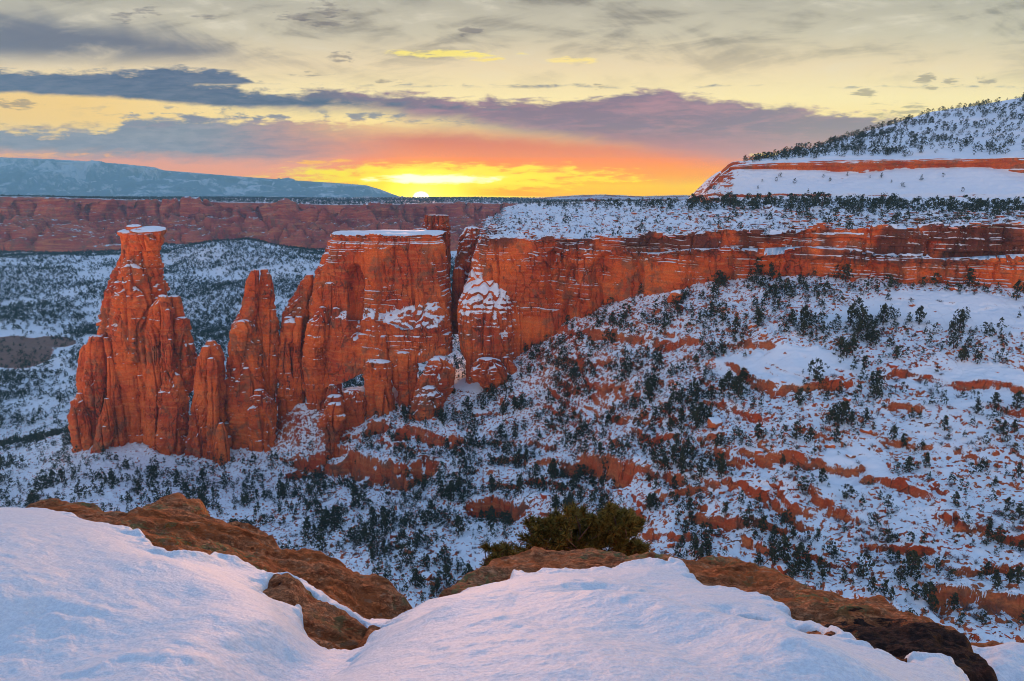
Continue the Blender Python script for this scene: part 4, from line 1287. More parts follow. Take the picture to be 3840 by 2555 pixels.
# ---------------------------------------------------------------- foreground ledge and its snow
FC = [(0, 511, 5.6), (20, 507, 5.9), (100, 510, 5.8), (173, 510, 5.5), (230, 530, 5.2), (300, 552, 4.9), (380, 583, 4.6), (418, 598, 4.4), (-120, 505, 5.8), (-120, 681, 2.3), (-120, 590, 3.0),
      (0, 600, 2.9), (0, 681, 2.25), (150, 600, 2.95), (150, 681, 2.3), (280, 625, 2.95), (280, 681, 2.45), (200, 572, 3.75), (80, 545, 3.85), (0, 545, 3.75), (0, 526, 4.5), (100, 528, 4.5),
      (335, 655, 2.95), (368, 636, 3.4), (402, 612, 4.1), (300, 690, 2.5),
      (430, 601, 4.4), (450, 600, 4.25), (500, 575, 4.75), (540, 553, 5.3), (600, 560, 5.1), (680, 566, 4.95), (740, 566, 4.9), (820, 600, 4.2), (890, 612, 3.85), (945, 640, 3.3), (985, 672, 2.85), (1050, 720, 2.4),
      (450, 640, 3.0), (450, 681, 2.25), (600, 620, 3.4), (600, 681, 2.15), (750, 640, 3.05), (750, 681, 2.3), (870, 675, 2.5), (930, 690, 2.45), (512, 770, 1.35), (100, 770, 1.4), (900, 770, 1.5), (-120, 770, 1.4), (1150, 770, 1.6)]
_fp = np.array([W(*q) for q in FC])
_fq = np.stack([_fp[:, 0] / _fp[:, 1], np.log(_fp[:, 1])], -1)
_fw = tps_fit(_fq, _fp[:, 2], .004)


def fore_h(x, y):
    Q = np.stack([x / y, np.log(y)], -1).reshape(-1, 2)
    return tps_eval(_fq, _fw, Q).reshape(np.shape(x))


def fore_at(px, py):
    u = (px - 512.0) / F
    v = (340.5 - py) / F
    k = 1 / (CT + v * ST)
    ys = np.exp(np.linspace(math.log(1.2), math.log(9.5), 700))
    z = fore_h(u * k * ys, ys)
    ray = (v * CT - ST) * k * ys
    hit = np.nonzero(ray < z)[0]
    if len(hit):
        i = hit[0]
    else:
        i = int(np.argmin(np.abs(ray - z)))
    return (u * k * ys[i], ys[i])


def poly_sd(x, y, poly):
    """signed distance, positive inside"""
    P = np.asarray(poly, float)
    best = np.full(x.shape, 1e9)
    ins = np.zeros(x.shape, bool)
    n = len(P)
    for k in range(n):
        A, B = P[k], P[(k + 1) % n]
        dist, _, _ = seg_dist(x, y, A, B)
        best = np.minimum(best, dist)
        cond = (A[1] > y) != (B[1] > y)
        xi = A[0] + (y - A[1]) / (B[1] - A[1] + 1e-12) * (B[0] - A[0])
        ins ^= cond & (x < xi)
    return np.where(ins, best, -best)


OUT_L = [(-120, 508), (-40, 509), (21, 507.5), (48, 502), (83, 501.7), (104, 510), (133, 510), (150, 502), (173, 496), (198, 501.7), (202, 511), (217, 515), (231, 526), (256, 534), (281, 548), (308, 547), (342, 557.5), (375, 573), (402, 588), (413.5, 596), (424, 600)]
GULLY = [(424, 600), (405, 608), (388, 617), (372, 629), (362, 636), (352, 646), (330, 662), (298, 682), (270, 705)]
OUT_R = [(424, 600), (447, 589.6), (470, 579), (490, 571), (497, 557), (507, 556.5), (534, 549.7), (557.6, 552), (591.5, 554), (642, 560.8), (666, 564), (693, 562.5), (737.8, 560), (764, 567.6), (796.4, 579), (812.7, 591), (856.7, 603.5), (881, 601), (891, 607.5), (923.5, 619), (943, 630), (959, 643), (967.5, 655), (980.5, 664.6), (993.5, 681), (1010, 705)]
SN_L = [(-120, 505), (0, 511), (19, 508), (45, 511), (73, 515), (102, 522), (131, 530.5), (154, 546), (162, 556), (173, 562), (190, 564), (204, 565.5), (212, 562), (221, 565), (245, 571), (269, 577), (295, 584), (315, 590), (342, 601.7), (356, 604), (363.5, 606.5), (368, 602), (375, 601), (395, 602), (413, 602), (424, 601)]
SN_R = [(424, 601), (446, 602.3), (452, 595), (461, 594), (469, 591), (478, 592), (488, 589), (505, 586), (507, 582), (510, 579.5), (532, 581), (552, 578), (574.6, 577.7), (608.5, 576), (642.5, 570), (650, 569), (664.5, 573.5), (666, 569), (688, 570), (686.6, 576), (693, 583), (702, 586), (708.7, 591), (721.5, 597), (747.5, 602.7), (786.6, 617), (803, 628.7), (827.4, 637), (851.8, 648), (871, 661), (897, 673.5), (902, 671), (897, 660), (917, 663), (941, 667), (966, 680), (985, 700)]
HOLES = [[(271, 594), (285, 591), (300, 596), (311, 606), (295, 604), (280, 600)], [(311, 612), (314, 607.5), (324, 608), (352, 612), (366, 623), (373, 629), (363, 634), (340, 630), (318, 627)],
         [(739, 629), (747, 629), (773, 638), (770, 641), (752, 636)], [(809, 639.5), (821, 645), (818, 646.5), (810, 642)]]


def on_fore(pts):
    return np.array([fore_at(*p) for p in pts])


oL, gl, oR = on_fore(OUT_L), on_fore(GULLY), on_fore(OUT_R)
near_l, near_r = np.array([(-1.2, 1.0), (-3.2, 1.3), (-8.5, 6.5)]), np.array([(2.6, 1.0), (.2, .9), (-.7, 1.2)])
gl2 = gl + np.array([.30, .05])
polyL = np.concatenate([oL, gl2, near_l])
polyR = np.concatenate([oR, near_r, gl[::-1]])
spL = np.concatenate([on_fore(SN_L), gl2, near_l])
spR = np.concatenate([on_fore(SN_R), near_r, gl[::-1]])
holes = [on_fore(h) for h in HOLES]
NC, NR = 1150, 520
fu = np.linspace(-1.05, 1.0, NC)
fy = np.exp(np.linspace(math.log(1.25), math.log(9.6), NR))
FX, FY = fu[None] * fy[:, None], fy[:, None] * np.ones((1, NC))
FS = fore_h(FX, np.minimum(FY, 8.0))
rel = .10 * fbm(_v3(FX / .9, FY / .9, 0 * FX), 3) + .05 * fbm(_v3(FX / .25 + FY / .9, FY / .32, 0 * FX + 5), 4)
lam = fbm(_v3(FX / 1.4, FY / .5, 0 * FX + 9), 3) * 3
rel = rel + .022 * fbm(_v3(FX / .13, FY / .10, 0 * FX + 21), 3)
rel = rel + .035 * (np.floor(lam) + sstep(lam % 1, .8, 1)) + .010 * fbm(_v3(FX / .05, FY / .05, 0 * FX + 2), 3)
gdist = np.full(FX.shape, 9.0)
for a, b in zip(gl[:-1], gl[1:]):
    gdist = np.minimum(gdist, seg_dist(FX, FY, a - np.array([.10, 0]), b - np.array([.10, 0]))[0])
FS = FS - .11 * np.exp(-(gdist / .20) ** 2)
hole_sd = np.full(FX.shape, -9.0)
for h in holes:
    hole_sd = np.maximum(hole_sd, poly_sd(FX, FY, h))
hole_sd = hole_sd + .035
rel = rel + .045 * sstep(hole_sd, -.05, .10)


def part_grid(name, Z, keep, mat):
    idx = -np.ones(Z.shape, int)
    f = grid_faces(*Z.shape)
    kf = keep.ravel()[f].all(axis=1)
    f = f[kf]
    used = np.unique(f)
    mp = -np.ones(Z.size, int)
    mp[used] = np.arange(len(used))
    V = _v3(FX, FY, Z).reshape(-1, 3)[used]
    return mesh_obj(name, V, mp[f], mat)


def fore_rock_mat():
    m, g = new_mat('ledge_sandstone')
    geo = g.n('ShaderNodeNewGeometry')
    pos = geo.outputs['Position']
    x, y, z = g.xyz(pos)
    sk = g.vec(g.mad(y, .5, x), g.mul(y, 1.6), g.mul(z, 3.0))
    n1 = g.noise(sk, 1.3, 5, .6, .4)
    n2 = g.noise(sk, 7.0, 6, .68, .3)
    n3 = g.noise(pos, 38.0, 5, .7)
    c = g.mix(g.ss(n1, .38, .62), (.80, .215, .062), (.84, .33, .15))
    c = g.mix(g.mul(g.ss(n2, .48, .64), .8), c, (.44, .100, .028))
    c = g.mix(g.mul(g.ss(n2, .46, .36), .55), c, (.72, .40, .23))
    c = g.mix(g.mul(g.ss(n3, .54, .74), .4), c, (.20, .055, .022))
    n4 = g.noise(sk, 15.0, 6, .7, .6)
    rdg = g.m('ABSOLUTE', g.sub(n4, .5))
    c = g.mix(g.mul(g.mul(g.ss(rdg, .030, .0), g.ss(n1, .40, .58)), .75), c, (.16, .042, .018, 1))
    li = g.noise(pos, 1.1, 4, .6)
    l2 = g.noise(pos, 13.0, 5, .7, .5)
    lic = g.mul(g.ss(li, .50, .60), g.ss(l2, .47, .58))
    c = g.mix(g.mul(lic, .85), c, g.mix(n3, (.20, .23, .07, 1), (.34, .34, .15, 1)))
    og = g.mul(g.ss(g.noise(pos, 2.2, 3, .6), .60, .66), g.ss(l2, .56, .62))
    c = g.mix(g.mul(og, .8), c, (.60, .17, .015))
    pit = g.n('ShaderNodeTexVoronoi')
    g.put(pit.inputs['Vector'], g.vec(x, g.mul(y, 1.5), z))
    g.put(pit.inputs['Scale'], 11.0)
    pm = g.mul(g.ss(pit.outputs['Distance'], .22, .08), g.ss(g.noise(pos, 1.6, 3, .6), .50, .58))
    c = g.mix(g.mul(pm, .85), c, (.05, .02, .014))
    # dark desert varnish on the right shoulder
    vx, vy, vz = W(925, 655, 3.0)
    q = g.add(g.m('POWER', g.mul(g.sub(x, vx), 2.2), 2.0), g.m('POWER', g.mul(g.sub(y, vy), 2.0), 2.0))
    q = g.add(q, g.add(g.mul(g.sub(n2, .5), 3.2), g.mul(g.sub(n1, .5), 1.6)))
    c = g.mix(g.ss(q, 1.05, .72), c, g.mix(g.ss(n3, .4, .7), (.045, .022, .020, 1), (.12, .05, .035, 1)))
    h = g.add(g.add(g.mul(n2, 1.0), g.mul(n3, .5)), g.mul(g.m('MINIMUM', rdg, .08), 5.0))
    h = g.sub(h, g.mul(pm, .9))
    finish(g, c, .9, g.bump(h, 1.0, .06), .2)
    return m


def fore_snow_mat():
    m, g = new_mat('ledge_snow')
    geo = g.n('ShaderNodeNewGeometry')
    pos = geo.outputs['Position']
    x, y, z = g.xyz(pos)
    n1 = g.noise(g.vec(x, g.mul(y, 1.2), z), 9.0, 5, .62)
    n2 = g.noise(pos, 60.0, 4, .7)
    n3 = g.noise(pos, 3.0, 3, .5)
    h = g.add(g.mul(n1, 1.0), g.add(g.mul(n2, .25), g.mul(n3, .8)))
    c = g.mix(g.ss(n2, .35, .65), (.66, .68, .73, 1), (.80, .815, .85, 1))
    finish(g, c, .55, g.bump(h, .5, .045), .35)
    return m


M['ledge'] = fore_rock_mat()
M['ledge_snow'] = fore_snow_mat()


def ridge(pts, amp, wid):
    P = on_fore(pts)
    best = np.full(FX.shape, 1e9)
    for a, b in zip(P[:-1], P[1:]):
        best = np.minimum(best, seg_dist(FX, FY, a, b)[0])
    return amp * np.exp(-(best / wid) ** 2)


drift = .11 * fbm(_v3(FX / 1.2, FY / 1.2, 0 * FX + 40), 2) + .022 * fbm(_v3(FX / .45, FY / .4, 0 * FX + 44), 3)
drift = drift + .007 * fbm(_v3(FX / .10, FY / .08, 0 * FX + 47), 3) + .012 * sstep(noise3(_v3(FX / .14, FY / .12, 0 * FX + 60)), .2, -.3) * sstep(fbm(_v3(FX / .7, FY / .7, 0 * FX + 61), 2), -.1, .3)
drift = drift + ridge([(-60, 519), (40, 519), (90, 522), (130, 545), (180, 575), (240, 592), (310, 606)], .10, .26)
drift = drift + ridge([(440, 640), (520, 628), (600, 635), (660, 640), (760, 665), (800, 690)], .09, .22) - ridge([(600, 612), (680, 622), (720, 635)], .07, .2) - ridge([(190, 600), (250, 612), (290, 622)], .05, .15)
for nm, pl_, sp_, sn_name, lab, slab_ in (
    ('sandstone_ledge', polyL, spL, 'snow', 'lichen-spotted orange sandstone ledge at the lower left with a bare rim', 'smooth blue-white snow lying on the left foreground ledge'),
    ('sandstone_ledge', polyR, spR, 'snow', 'wide sandstone ledge at bottom centre and right with a dark-stained shoulder', 'pinkish snow mound covering the middle foreground ledge')):
    sd = poly_sd(FX, FY, pl_)
    o_ = np.maximum(-sd, 0)
    edge = .03 * fbm(_v3(FX / .2, FY / .2, 0 * FX + 70), 3)
    o2 = np.maximum(o_ + edge * sstep(o_, 0, .1), 0)
    s2 = np.minimum(poly_sd(FX, FY, sp_), -hole_sd) + .018 * fbm(_v3(FX / .16, FY / .16, 0 * FX + 80), 3)
    Zr = FS + rel * (1 - .97 * sstep(s2, 0, .35)) - .35 * sstep(s2, .15, .6) - 4.5 * o2 * o2 / (o2 + .12)
    if pl_ is polyR:
        Zr = Zr + .05
    ob = part_grid(nm, Zr, sd > -1.9, M['ledge'])
    tag(ob, lab, 'rock ledge')
    hh = -.08 + .105 * sstep(s2, -.03, .05) + .09 * (1 - np.exp(-np.maximum(s2, 0) / .7))
    if pl_ is polyR:
        hh = hh + .05
    dr = drift * (1 - .75 * sstep(FY, 3.5, 4.3)) if pl_ is polyL else drift
    Zs = FS + hh + dr * sstep(s2, 0, .9) + rel * sstep(s2, .25, -.05)
    ob = part_grid(sn_name, Zs, s2 > -.06, M['ledge_snow'])
    tag(ob, slab_, 'snow', kind='stuff')

# the lower snowy shelf at the right edge
bx = np.linspace(1.9, 5.2, 220)
by = np.linspace(2.4, 4.35, 200)
BX, BY = np.meshgrid(bx, by)
z0 = W(1000, 640, 4.1)[2]
BZ = z0 + .12 * fbm(_v3(BX / .8, BY / .8, 0 * BX), 3) - (BY - 4.1) * .12 + .05 * fbm(_v3(BX / .2, BY / .2, 0 * BX), 3)
eo = np.maximum(BY - 4.1 - .05 * fbm(_v3(BX / .4, 0 * BX, 0 * BX + 3), 3), 0)
BR = BZ - 5 * eo * eo / (eo + .06)
ob = mesh_obj('sandstone_ledge', _v3(BX, BY, BR).reshape(-1, 3), grid_faces(200, 220), M['ledge'])
tag(ob, 'small low sandstone shelf by the right edge, almost wholly snow covered', 'rock ledge')
BS = BZ + .09 * sstep(4.06 - BY + .03 * fbm(_v3(BX / .2, 0 * BX, 0 * BX + 3), 3), -.02, .12) - .05 + .03 * fbm(_v3(BX / .5, BY / .5, 0 * BX + 7), 3) * sstep(BY, 4.1, 3.9)
BS = np.where(BY > 4.12, BR - .1, BS)
ob = mesh_obj('snow', _v3(BX, BY, BS).reshape(-1, 3), grid_faces(200, 220), M['ledge_snow'])
tag(ob, 'patch of smooth snow on the low shelf at the lower right corner', 'snow', kind='stuff')

FG = np.array(sorted(OUT_L[:-1] + OUT_R + [(1040, 640)]))


# ---------------------------------------------------------------- the pinyon bush behind the ledge
def tube_rings(path, r0, r1, n=6):
    P = np.asarray(path, float)
    T = np.gradient(P, axis=0)
    T /= np.linalg.norm(T, axis=1, keepdims=True) + 1e-9
    ref = np.array([.3, .2, 1.0])
    A = np.cross(T, ref)
    A /= np.linalg.norm(A, axis=1, keepdims=True) + 1e-9
    B = np.cross(T, A)
    th = np.linspace(0, 2 * math.pi, n, endpoint=False)
    r = np.linspace(r0, r1, len(P))[:, None, None]
    V = P[:, None] + r * (A[:, None] * np.cos(th)[None, :, None] + B[:, None] * np.sin(th)[None, :, None])
    return V.reshape(-1, 3), grid_faces(len(P), n, True)


class Soup:
    def __init__(s):
        s.V, s.F, s.n = [], [], 0

    def add(s, V, Fc):
        s.V.append(V)
        s.F.append(Fc + s.n)
        s.n += len(V)

    def build(s, name, mat, parent=None, smooth=True):
        return mesh_obj(name, np.concatenate(s.V), np.concatenate(s.F), mat, parent, smooth)


def foliage_mat(name, a, b, sc, rough=.75):
    m, g = new_mat(name)
    geo = g.n('ShaderNodeNewGeometry')
    n1 = g.noise(geo.outputs['Position'], sc, 3, .6)
    rnd = geo.outputs['Random Per Island']
    f = g.add(g.mul(n1, .7), g.mul(rnd, .5))
    finish(g, g.mix(g.ss(f, .3, .85), a, b), rough, None, .2)
    return m


def plain_mat(name, a, b, sc):
    m, g = new_mat(name)
    geo = g.n('ShaderNodeNewGeometry')
    n1 = g.noise(geo.outputs['Position'], sc, 4, .6)
    finish(g, g.mix(g.ss(n1, .35, .65), a, b), .9, g.bump(n1, .5, .2 / sc), .15)
    return m


M['needles'] = foliage_mat('pinyon_needles', (.030, .038, .008, 1), (.27, .19, .035, 1), 8.0)
M['bark'] = plain_mat('grey_bark', (.10, .06, .045, 1), (.20, .13, .10, 1), 14.0)


def make_bush():
    d0 = 6.9
    root = W(570, 585, d0)
    e = tag(empty('pinyon_bush', root), 'low bushy pinyon with yellow-green needle tufts and grey stems, growing just beyond the middle ledge', 'bush')
    r = np.random.default_rng(21)
    lobes = [((585, 532), (58, 24), 260), ((555, 535), (34, 18), 90), ((618, 522), (26, 16), 80), ((545, 525), (20, 14), 40), ((500, 562), (22, 10), 70), ((495, 548), (12, 9), 26), ((520, 554), (14, 7), 30), ((641, 552), (11, 12), 40), ((620, 556), (14, 8), 26), ((634, 523), (8, 6), 14), ((590, 548), (50, 10), 70), ((608, 508), (8, 6), 10), ((572, 510), (12, 6), 14)]
    tips = []
    for (cx, cyy), (rx, ry), n in lobes:
        for _ in range(int(n * .40)):
            while True:
                q = r.uniform(-1, 1, 3)
                if q @ q < 1:
                    break
            tips.append(W(cx + q[0] * rx, cyy + q[1] * ry, d0 + q[2] * .55))
    tips = np.array(tips)
    # stems from the root to scattered tips
    st = Soup()
    base = np.array(root)
    hubs = np.array([W(545, 552, d0), W(575, 548, d0 - .1), W(598, 548, d0 + .1), W(618, 546, d0), W(505, 568, d0 - .2), W(640, 560, d0)])
    for h in hubs:
        t = np.linspace(0, 1, 8)[:, None]
        p = base * (1 - t) + h * t + np.sin(t * math.pi) * np.array([(h[0] - base[0]) * .2, -.05, -.05])
        V, Fc = tube_rings(p, .028, .018)
        st.add(V, Fc)
    for tp in tips[::2]:
        h = hubs[np.argmin(np.linalg.norm(hubs - tp, axis=1))]
        t = np.linspace(0, 1, 7)[:, None]
        bow = r.normal(0, .04, 3)
        p = h * (1 - t) + tp * t + np.sin(t * math.pi) * (bow + np.array([0, 0, -.04]))
        V, Fc = tube_rings(p, .013, .004, 5)
        st.add(V, Fc)
    child(st.build('stems', M['bark']), e)
    # needle tufts
    sp = Soup()
    cen = np.array(W(575, 560, d0))
    for tp in tips:
        ax = (tp - cen) * np.array([1, .6, 1.0]) + np.array([0, -.1, .35]) + r.normal(0, .12, 3)
        ax /= np.linalg.norm(ax)
        n = 130
        dirs = r.normal(0, 1, (n, 3)) * .80 + ax * .9
        dirs /= np.linalg.norm(dirs, axis=1, keepdims=True)
        L = r.uniform(.045, .085, n)[:, None]
        o = tp - ax * r.uniform(0, .09, n)[:, None]
        side = np.cross(dirs, r.normal(0, 1, (n, 3)))
        side /= np.linalg.norm(side, axis=1, keepdims=True)
        w = .0042
        V = np.stack([o - side * w, o + side * w, o + dirs * L + side * w * .5, o + dirs * L - side * w * .5], 1).reshape(-1, 3)
        sp.add(V, np.arange(n * 4).reshape(-1, 4))
    child(sp.build('foliage', M['needles'], smooth=False), e)


make_bush()
# ---------------------------------------------------------------- trees, shrubs, boulders
M['crown'] = foliage_mat('tree_crown', (.012, .020, .012, 1), (.050, .056, .026, 1), .25)
M['brush'] = foliage_mat('bare_brush', (.060, .040, .045, 1), (.16, .11, .115, 1), .3)
M['wood'] = plain_mat('tree_bark', (.05, .03, .025, 1), (.11, .07, .055, 1), 3.0)
M['boulder'] = rock_mat('boulder_sandstone', snow=(.42, .58), snow_noise=.35, varnish=.3, sc=1.0)


def rand_dirs(r, n):
    q = r.normal(0, 1, (n, 3))
    return q / np.linalg.norm(q, axis=1, keepdims=True)


def crown_quads(kind, ncl, per, seed, size):
    """clumps of small leaf faces spread through a crown 1 unit tall"""
    r = np.random.default_rng(seed)
    cs = []
    while len(cs) < ncl:
        h = r.uniform(0.02, 1)
        if kind == 'cone':
            R = .34 * (1 - h) ** .8 + .05
        elif kind == 'round':
            R = .46 * math.sqrt(max(0, 1 - (2 * h - .95) ** 2)) + .04
        elif kind == 'wide':
            R = .70 * math.sqrt(max(0, 1 - (1.6 * h - .6) ** 2 * .9)) * (1 - h * .25)
        else:
            R = .42 * (.6 + .4 * math.sin(h * 9 + seed)) * (1 - h * .45)
        a = r.uniform(0, 2 * math.pi)
        R = R * (1 + .35 * math.sin(3 * a + seed * 2 + h * 5)) * math.sqrt(r.uniform(.12, 1))
        cs.append((R * math.cos(a), R * math.sin(a), .10 + .90 * h))
    cs = np.array(cs)
    n = ncl * per
    o = np.repeat(cs, per, axis=0) + r.normal(0, size * .8, (n, 3)) * np.array([1, 1, .7])
    a = rand_dirs(r, n)
    b = np.cross(a, rand_dirs(r, n))
    b /= np.linalg.norm(b, axis=1, keepdims=True) + 1e-9
    s = (size * r.uniform(.55, 1.25, n))[:, None]
    V = np.stack([o - a * s, o - b * s * .55, o + a * s, o + b * s * .55], 1).reshape(-1, 3)
    V[:, 2] = np.maximum(V[:, 2], .03)
    return V, np.arange(n * 4).reshape(-1, 4)


def brush_quads(n, seed, wid=.014):
    """leafless shrub: thin twigs fanning out of the ground"""
    r = np.random.default_rng(seed)
    Vs = []
    for k in range(n):
        a = r.uniform(0, 2 * math.pi)
        t = r.uniform(.05, 1.0)
        d = np.array([math.cos(a) * t, math.sin(a) * t, r.uniform(.5, 1.1)])
        d /= np.linalg.norm(d)
        L = r.uniform(.45, 1.0)
        o = np.array([r.normal(0, .08), r.normal(0, .08), 0])
        mid = o + d * L * .5
        for s, e in ((o, mid), (mid, o + d * L + r.normal(0, .06, 3)), (mid, o + d * L * .9 + r.normal(0, .22, 3)), (mid * .6 + o * .4, mid + r.normal(0, .25, 3))):
            sd = np.cross(e - s, r.normal(0, 1, 3))
            sd = sd / (np.linalg.norm(sd) + 1e-9) * wid
            Vs.append([s - sd, s + sd, e + sd * .5, e - sd * .5])
    V = np.array(Vs).reshape(-1, 3)
    V[:, 2] = np.maximum(V[:, 2], -.02)
    return V, np.arange(len(V)).reshape(-1, 4)


def trunk_mesh(seed):
    r = np.random.default_rng(seed)
    s = Soup()
    p = np.array([[0, 0, -.08], [.01, .0, .1], [r.normal(0, .03), r.normal(0, .03), .35], [r.normal(0, .05), r.normal(0, .05), .62], [r.normal(0, .05), r.normal(0, .05), .86]])
    s.add(*tube_rings(p, .045, .012, 6))
    for k in range(5):
        b = p[1 + k % 3]
        a = r.uniform(0, 6.28)
        e = b + np.array([math.cos(a) * .28, math.sin(a) * .28, r.uniform(.12, .3)])
        s.add(*tube_rings(np.array([b, (b + e) / 2 + [0, 0, -.03], e]), .02, .006, 5))
    return np.concatenate(s.V), np.concatenate(s.F)


KINDS = ['cone', 'cone', 'round', 'round', 'wide', 'odd']
KNAME = {'cone': ('pinyon_pine', 'narrow pointed dark green pinyon pine', 'pine tree'), 'round': ('juniper_tree', 'rounded dark green juniper', 'juniper tree'),
         'wide': ('juniper_tree', 'broad low spreading juniper', 'juniper tree'), 'odd': ('pinyon_pine', 'ragged loose-limbed pinyon pine', 'pine tree')}
HI = [crown_quads(k, 46, 9, 100 + i, .062) for i, k in enumerate(KINDS)]
MID = [crown_quads(k, 26, 4, 200 + i, .090) for i, k in enumerate(KINDS)]
LOW = [crown_quads(k, 12, 2, 300 + i, .17) for i, k in enumerate(KINDS)]
B_HI = [brush_quads(26, 400 + i) for i in range(3)]
B_LO = [brush_quads(9, 420 + i, .03) for i in range(3)]
TRK = [trunk_mesh(500 + i) for i in range(6)]


def mesh_data(name, VF, mat, smooth=False):
    o = mesh_obj(name, VF[0], VF[1], mat, None, smooth)
    me = o.data
    bpy.data.objects.remove(o)
    return me


CR_ME = [mesh_data('crown', q, M['crown']) for q in HI]
TR_ME = [mesh_data('trunk', q, M['wood'], True) for q in TRK]
BR_ME = [mesh_data('shrub', q, M['brush']) for q in B_HI]


def fg_line(px):
    return np.interp(px, FG[:, 0], FG[:, 1])


def scatter_slope(n, seed, gate=(-.25, .25), ymin=95, ymax=480):
    r = np.random.default_rng(seed)
    u = r.uniform(-.84, .84, n)
    y = np.sqrt(r.uniform(ymin ** 2, ymax ** 2, n))
    x = u * y
    z = H(x, y)
    px, py = project(np.stack([x, y, z], -1))
    w = ellipse_w(px, py, TREE_W, .5)
    w = w * sstep(fbm(_v3(x / 16, y / 16, 0 * x + seed), 2), *gate)
    ok = visible(x, y) & (py < fg_line(px) + 6) & (px > -30) & (px < 1054) & (slope_at(x, y) < 1.1) & (r.uniform(0, 1, n) < w)
    ok &= py > 270
    return x[ok], y[ok], z[ok], px[ok], py[ok]


def in_rock(px, y):
    """keep plants out of the towers and the butte"""
    return (y > 362) & (px > 78) & (px < 450)


items = []      # (x, y, z, height, kind index, zone, px, py, size in picture)
rt = np.random.default_rng(31)
used = set()
x, y, z, px, py = scatter_slope(56000, 5, gate=(-.30, .22))
for a in zip(x, y, z, px, py):
    if in_rock(a[3], a[1]):
        continue
    key = (int(a[0] / 1.6), int(a[1] / 2.2))
    if key in used:
        continue
    used.add(key)
    h = (.74 + .26 * float(sstep(a[1], 150, 260))) * (1.4 + 4.4 * rt.uniform() ** 1.8) * (1.45 if rt.uniform() < .15 else 1.0)
    items.append((*a[:3], h, int(rt.choice([0, 1, 0, 1, 2, 3, 5])), 'slope', a[3], a[4]))
# plateau above the long cliff
Pp = PLATEAU.reshape(-1, 3)
ppx, ppy = project(Pp)
okp = (Pp[:, 1] < 1150) & (ppx > 470) & (ppx < 1050)
Pp, ppx, ppy = Pp[okp], ppx[okp], ppy[okp]
sel = rt.permutation(len(Pp))[:9000]
for i in sel:
    w = .035 + .30 * float(sstep(ppy[i], 214, 204)) + .05 * (ppx[i] > 700)
    if ppx[i] < 560 and ppy[i] > 208:
        w *= .5
    w *= .35 + .65 * float(noise3(Pp[i] / 14.0) > -.05)
    if rt.uniform() < w * .95:
        h = rt.uniform(2.4, 5.4)
        if ppx[i] > 690 and ppy[i] < 211:
            h *= 1.35
        items.append((*Pp[i], h, int(rt.choice([2, 3, 4, 5, 2, 3, 0])), 'plateau', ppx[i], ppy[i]))
# hill
Hp = HILL.reshape(-1, 3)
hri = np.repeat(np.arange(HILL.shape[0]), HILL.shape[1])
hpx, hpy = project(Hp)
ok1 = (hri > 76) & (hri < 187) & (hpx > 742) & (hpx < 1045)
idx = np.nonzero(ok1)[0]
idx = rt.permutation(idx)[:2600]
for i in idx:
    if rt.uniform() < (.55 + .1 * (hri[i] > 178)) * (.35 + .65 * float(sstep(hpx[i], 740, 860))) * (.55 + .45 * float(noise3(Hp[i] / 25.0) > -.1)):
        items.append((*Hp[i], rt.uniform(2.4, 5.8), int(rt.choice([2, 3, 4, 2, 3, 5])), 'hill', hpx[i], hpy[i]))
ok2 = (hri > 4) & (hri < 50) & (hpx > 705) & (hpx < 1045)
idx = rt.permutation(np.nonzero(ok2)[0])[:26]
for i in idx:
    items.append((*Hp[i], rt.uniform(2.0, 4.0), int(rt.integers(0, 6)), 'hill', hpx[i], hpy[i]))


# the dark belt of larger trees along the back of the plateau
for _ in range(230):
    tx = rt.uniform(535, 1040)
    ty = np.interp(tx, [535, 620, 700, 800, 900, 1040], [205.5, 206, 206.5, 208, 210, 213]) + abs(rt.normal(0, 2.2)) - 1.0
    i = int(np.argmin((ppx - tx) ** 2 + 4 * (ppy - ty) ** 2))
    items.append((*Pp[i], rt.uniform(3.4, 7.6) * (1.3 if 690 < tx < 830 else 1.0), int(rt.choice([2, 3, 4, 2, 3, 5])), 'plateau', ppx[i], 205.0))


def zone_text(zone, px, py):
    if zone == 'plateau':
        if py < 206:
            return 'in the dark belt behind the plateau'
        return 'on the plateau above the long cliff'
    if zone == 'hill':
        if py > 160:
            return 'under the red band of the hill'
        return 'on the snowy upper slope of the hill'
    if px < 290:
        return 'on the snowy ridge below the tall rock towers'
    if py > 455 and px < 480:
        return 'on steep snow left of the bush'
    if px < 560:
        return 'among snowy boulders below the butte'
    if py < 345:
        return 'directly under the long red cliff'
    if px < 760:
        return 'on boulder-strewn snow in mid slope'
    if py < 470:
        return 'on smooth snow below the long cliff'
    return 'on the slope beyond the right-hand ledge'


size = np.array([it[3] * F / it[1] for it in items])
inframe = np.array([-4 < it[6] < 1028 for it in items])
order = np.argsort(-(size * inframe))
N_IND = 300
kk = 0
chosen = set(order[:N_IND].tolist())
for i in order[:N_IND]:
    X, Y, Z, h, k, zn, qx, qy = items[i]
    nm, desc, cat = KNAME[KINDS[k]]
    e = empty(nm, (X, Y, Z - .05))
    rz = rt.uniform(0, 6.28)
    e.rotation_euler = (0, 0, rz)
    wd = rt.uniform(.68, .95)
    e.scale = (h * wd, h * wd, h)
    zt = zone_text(zn, qx, qy)
    tag(e, desc + ' ' + zt, cat, group=desc + 's ' + zt)
    for me, pn in ((TR_ME[k], 'trunk'), (CR_ME[k], 'crown')):
        c = bpy.data.objects.new(pn, me)
        SC.collection.objects.link(c)
        c.parent = e


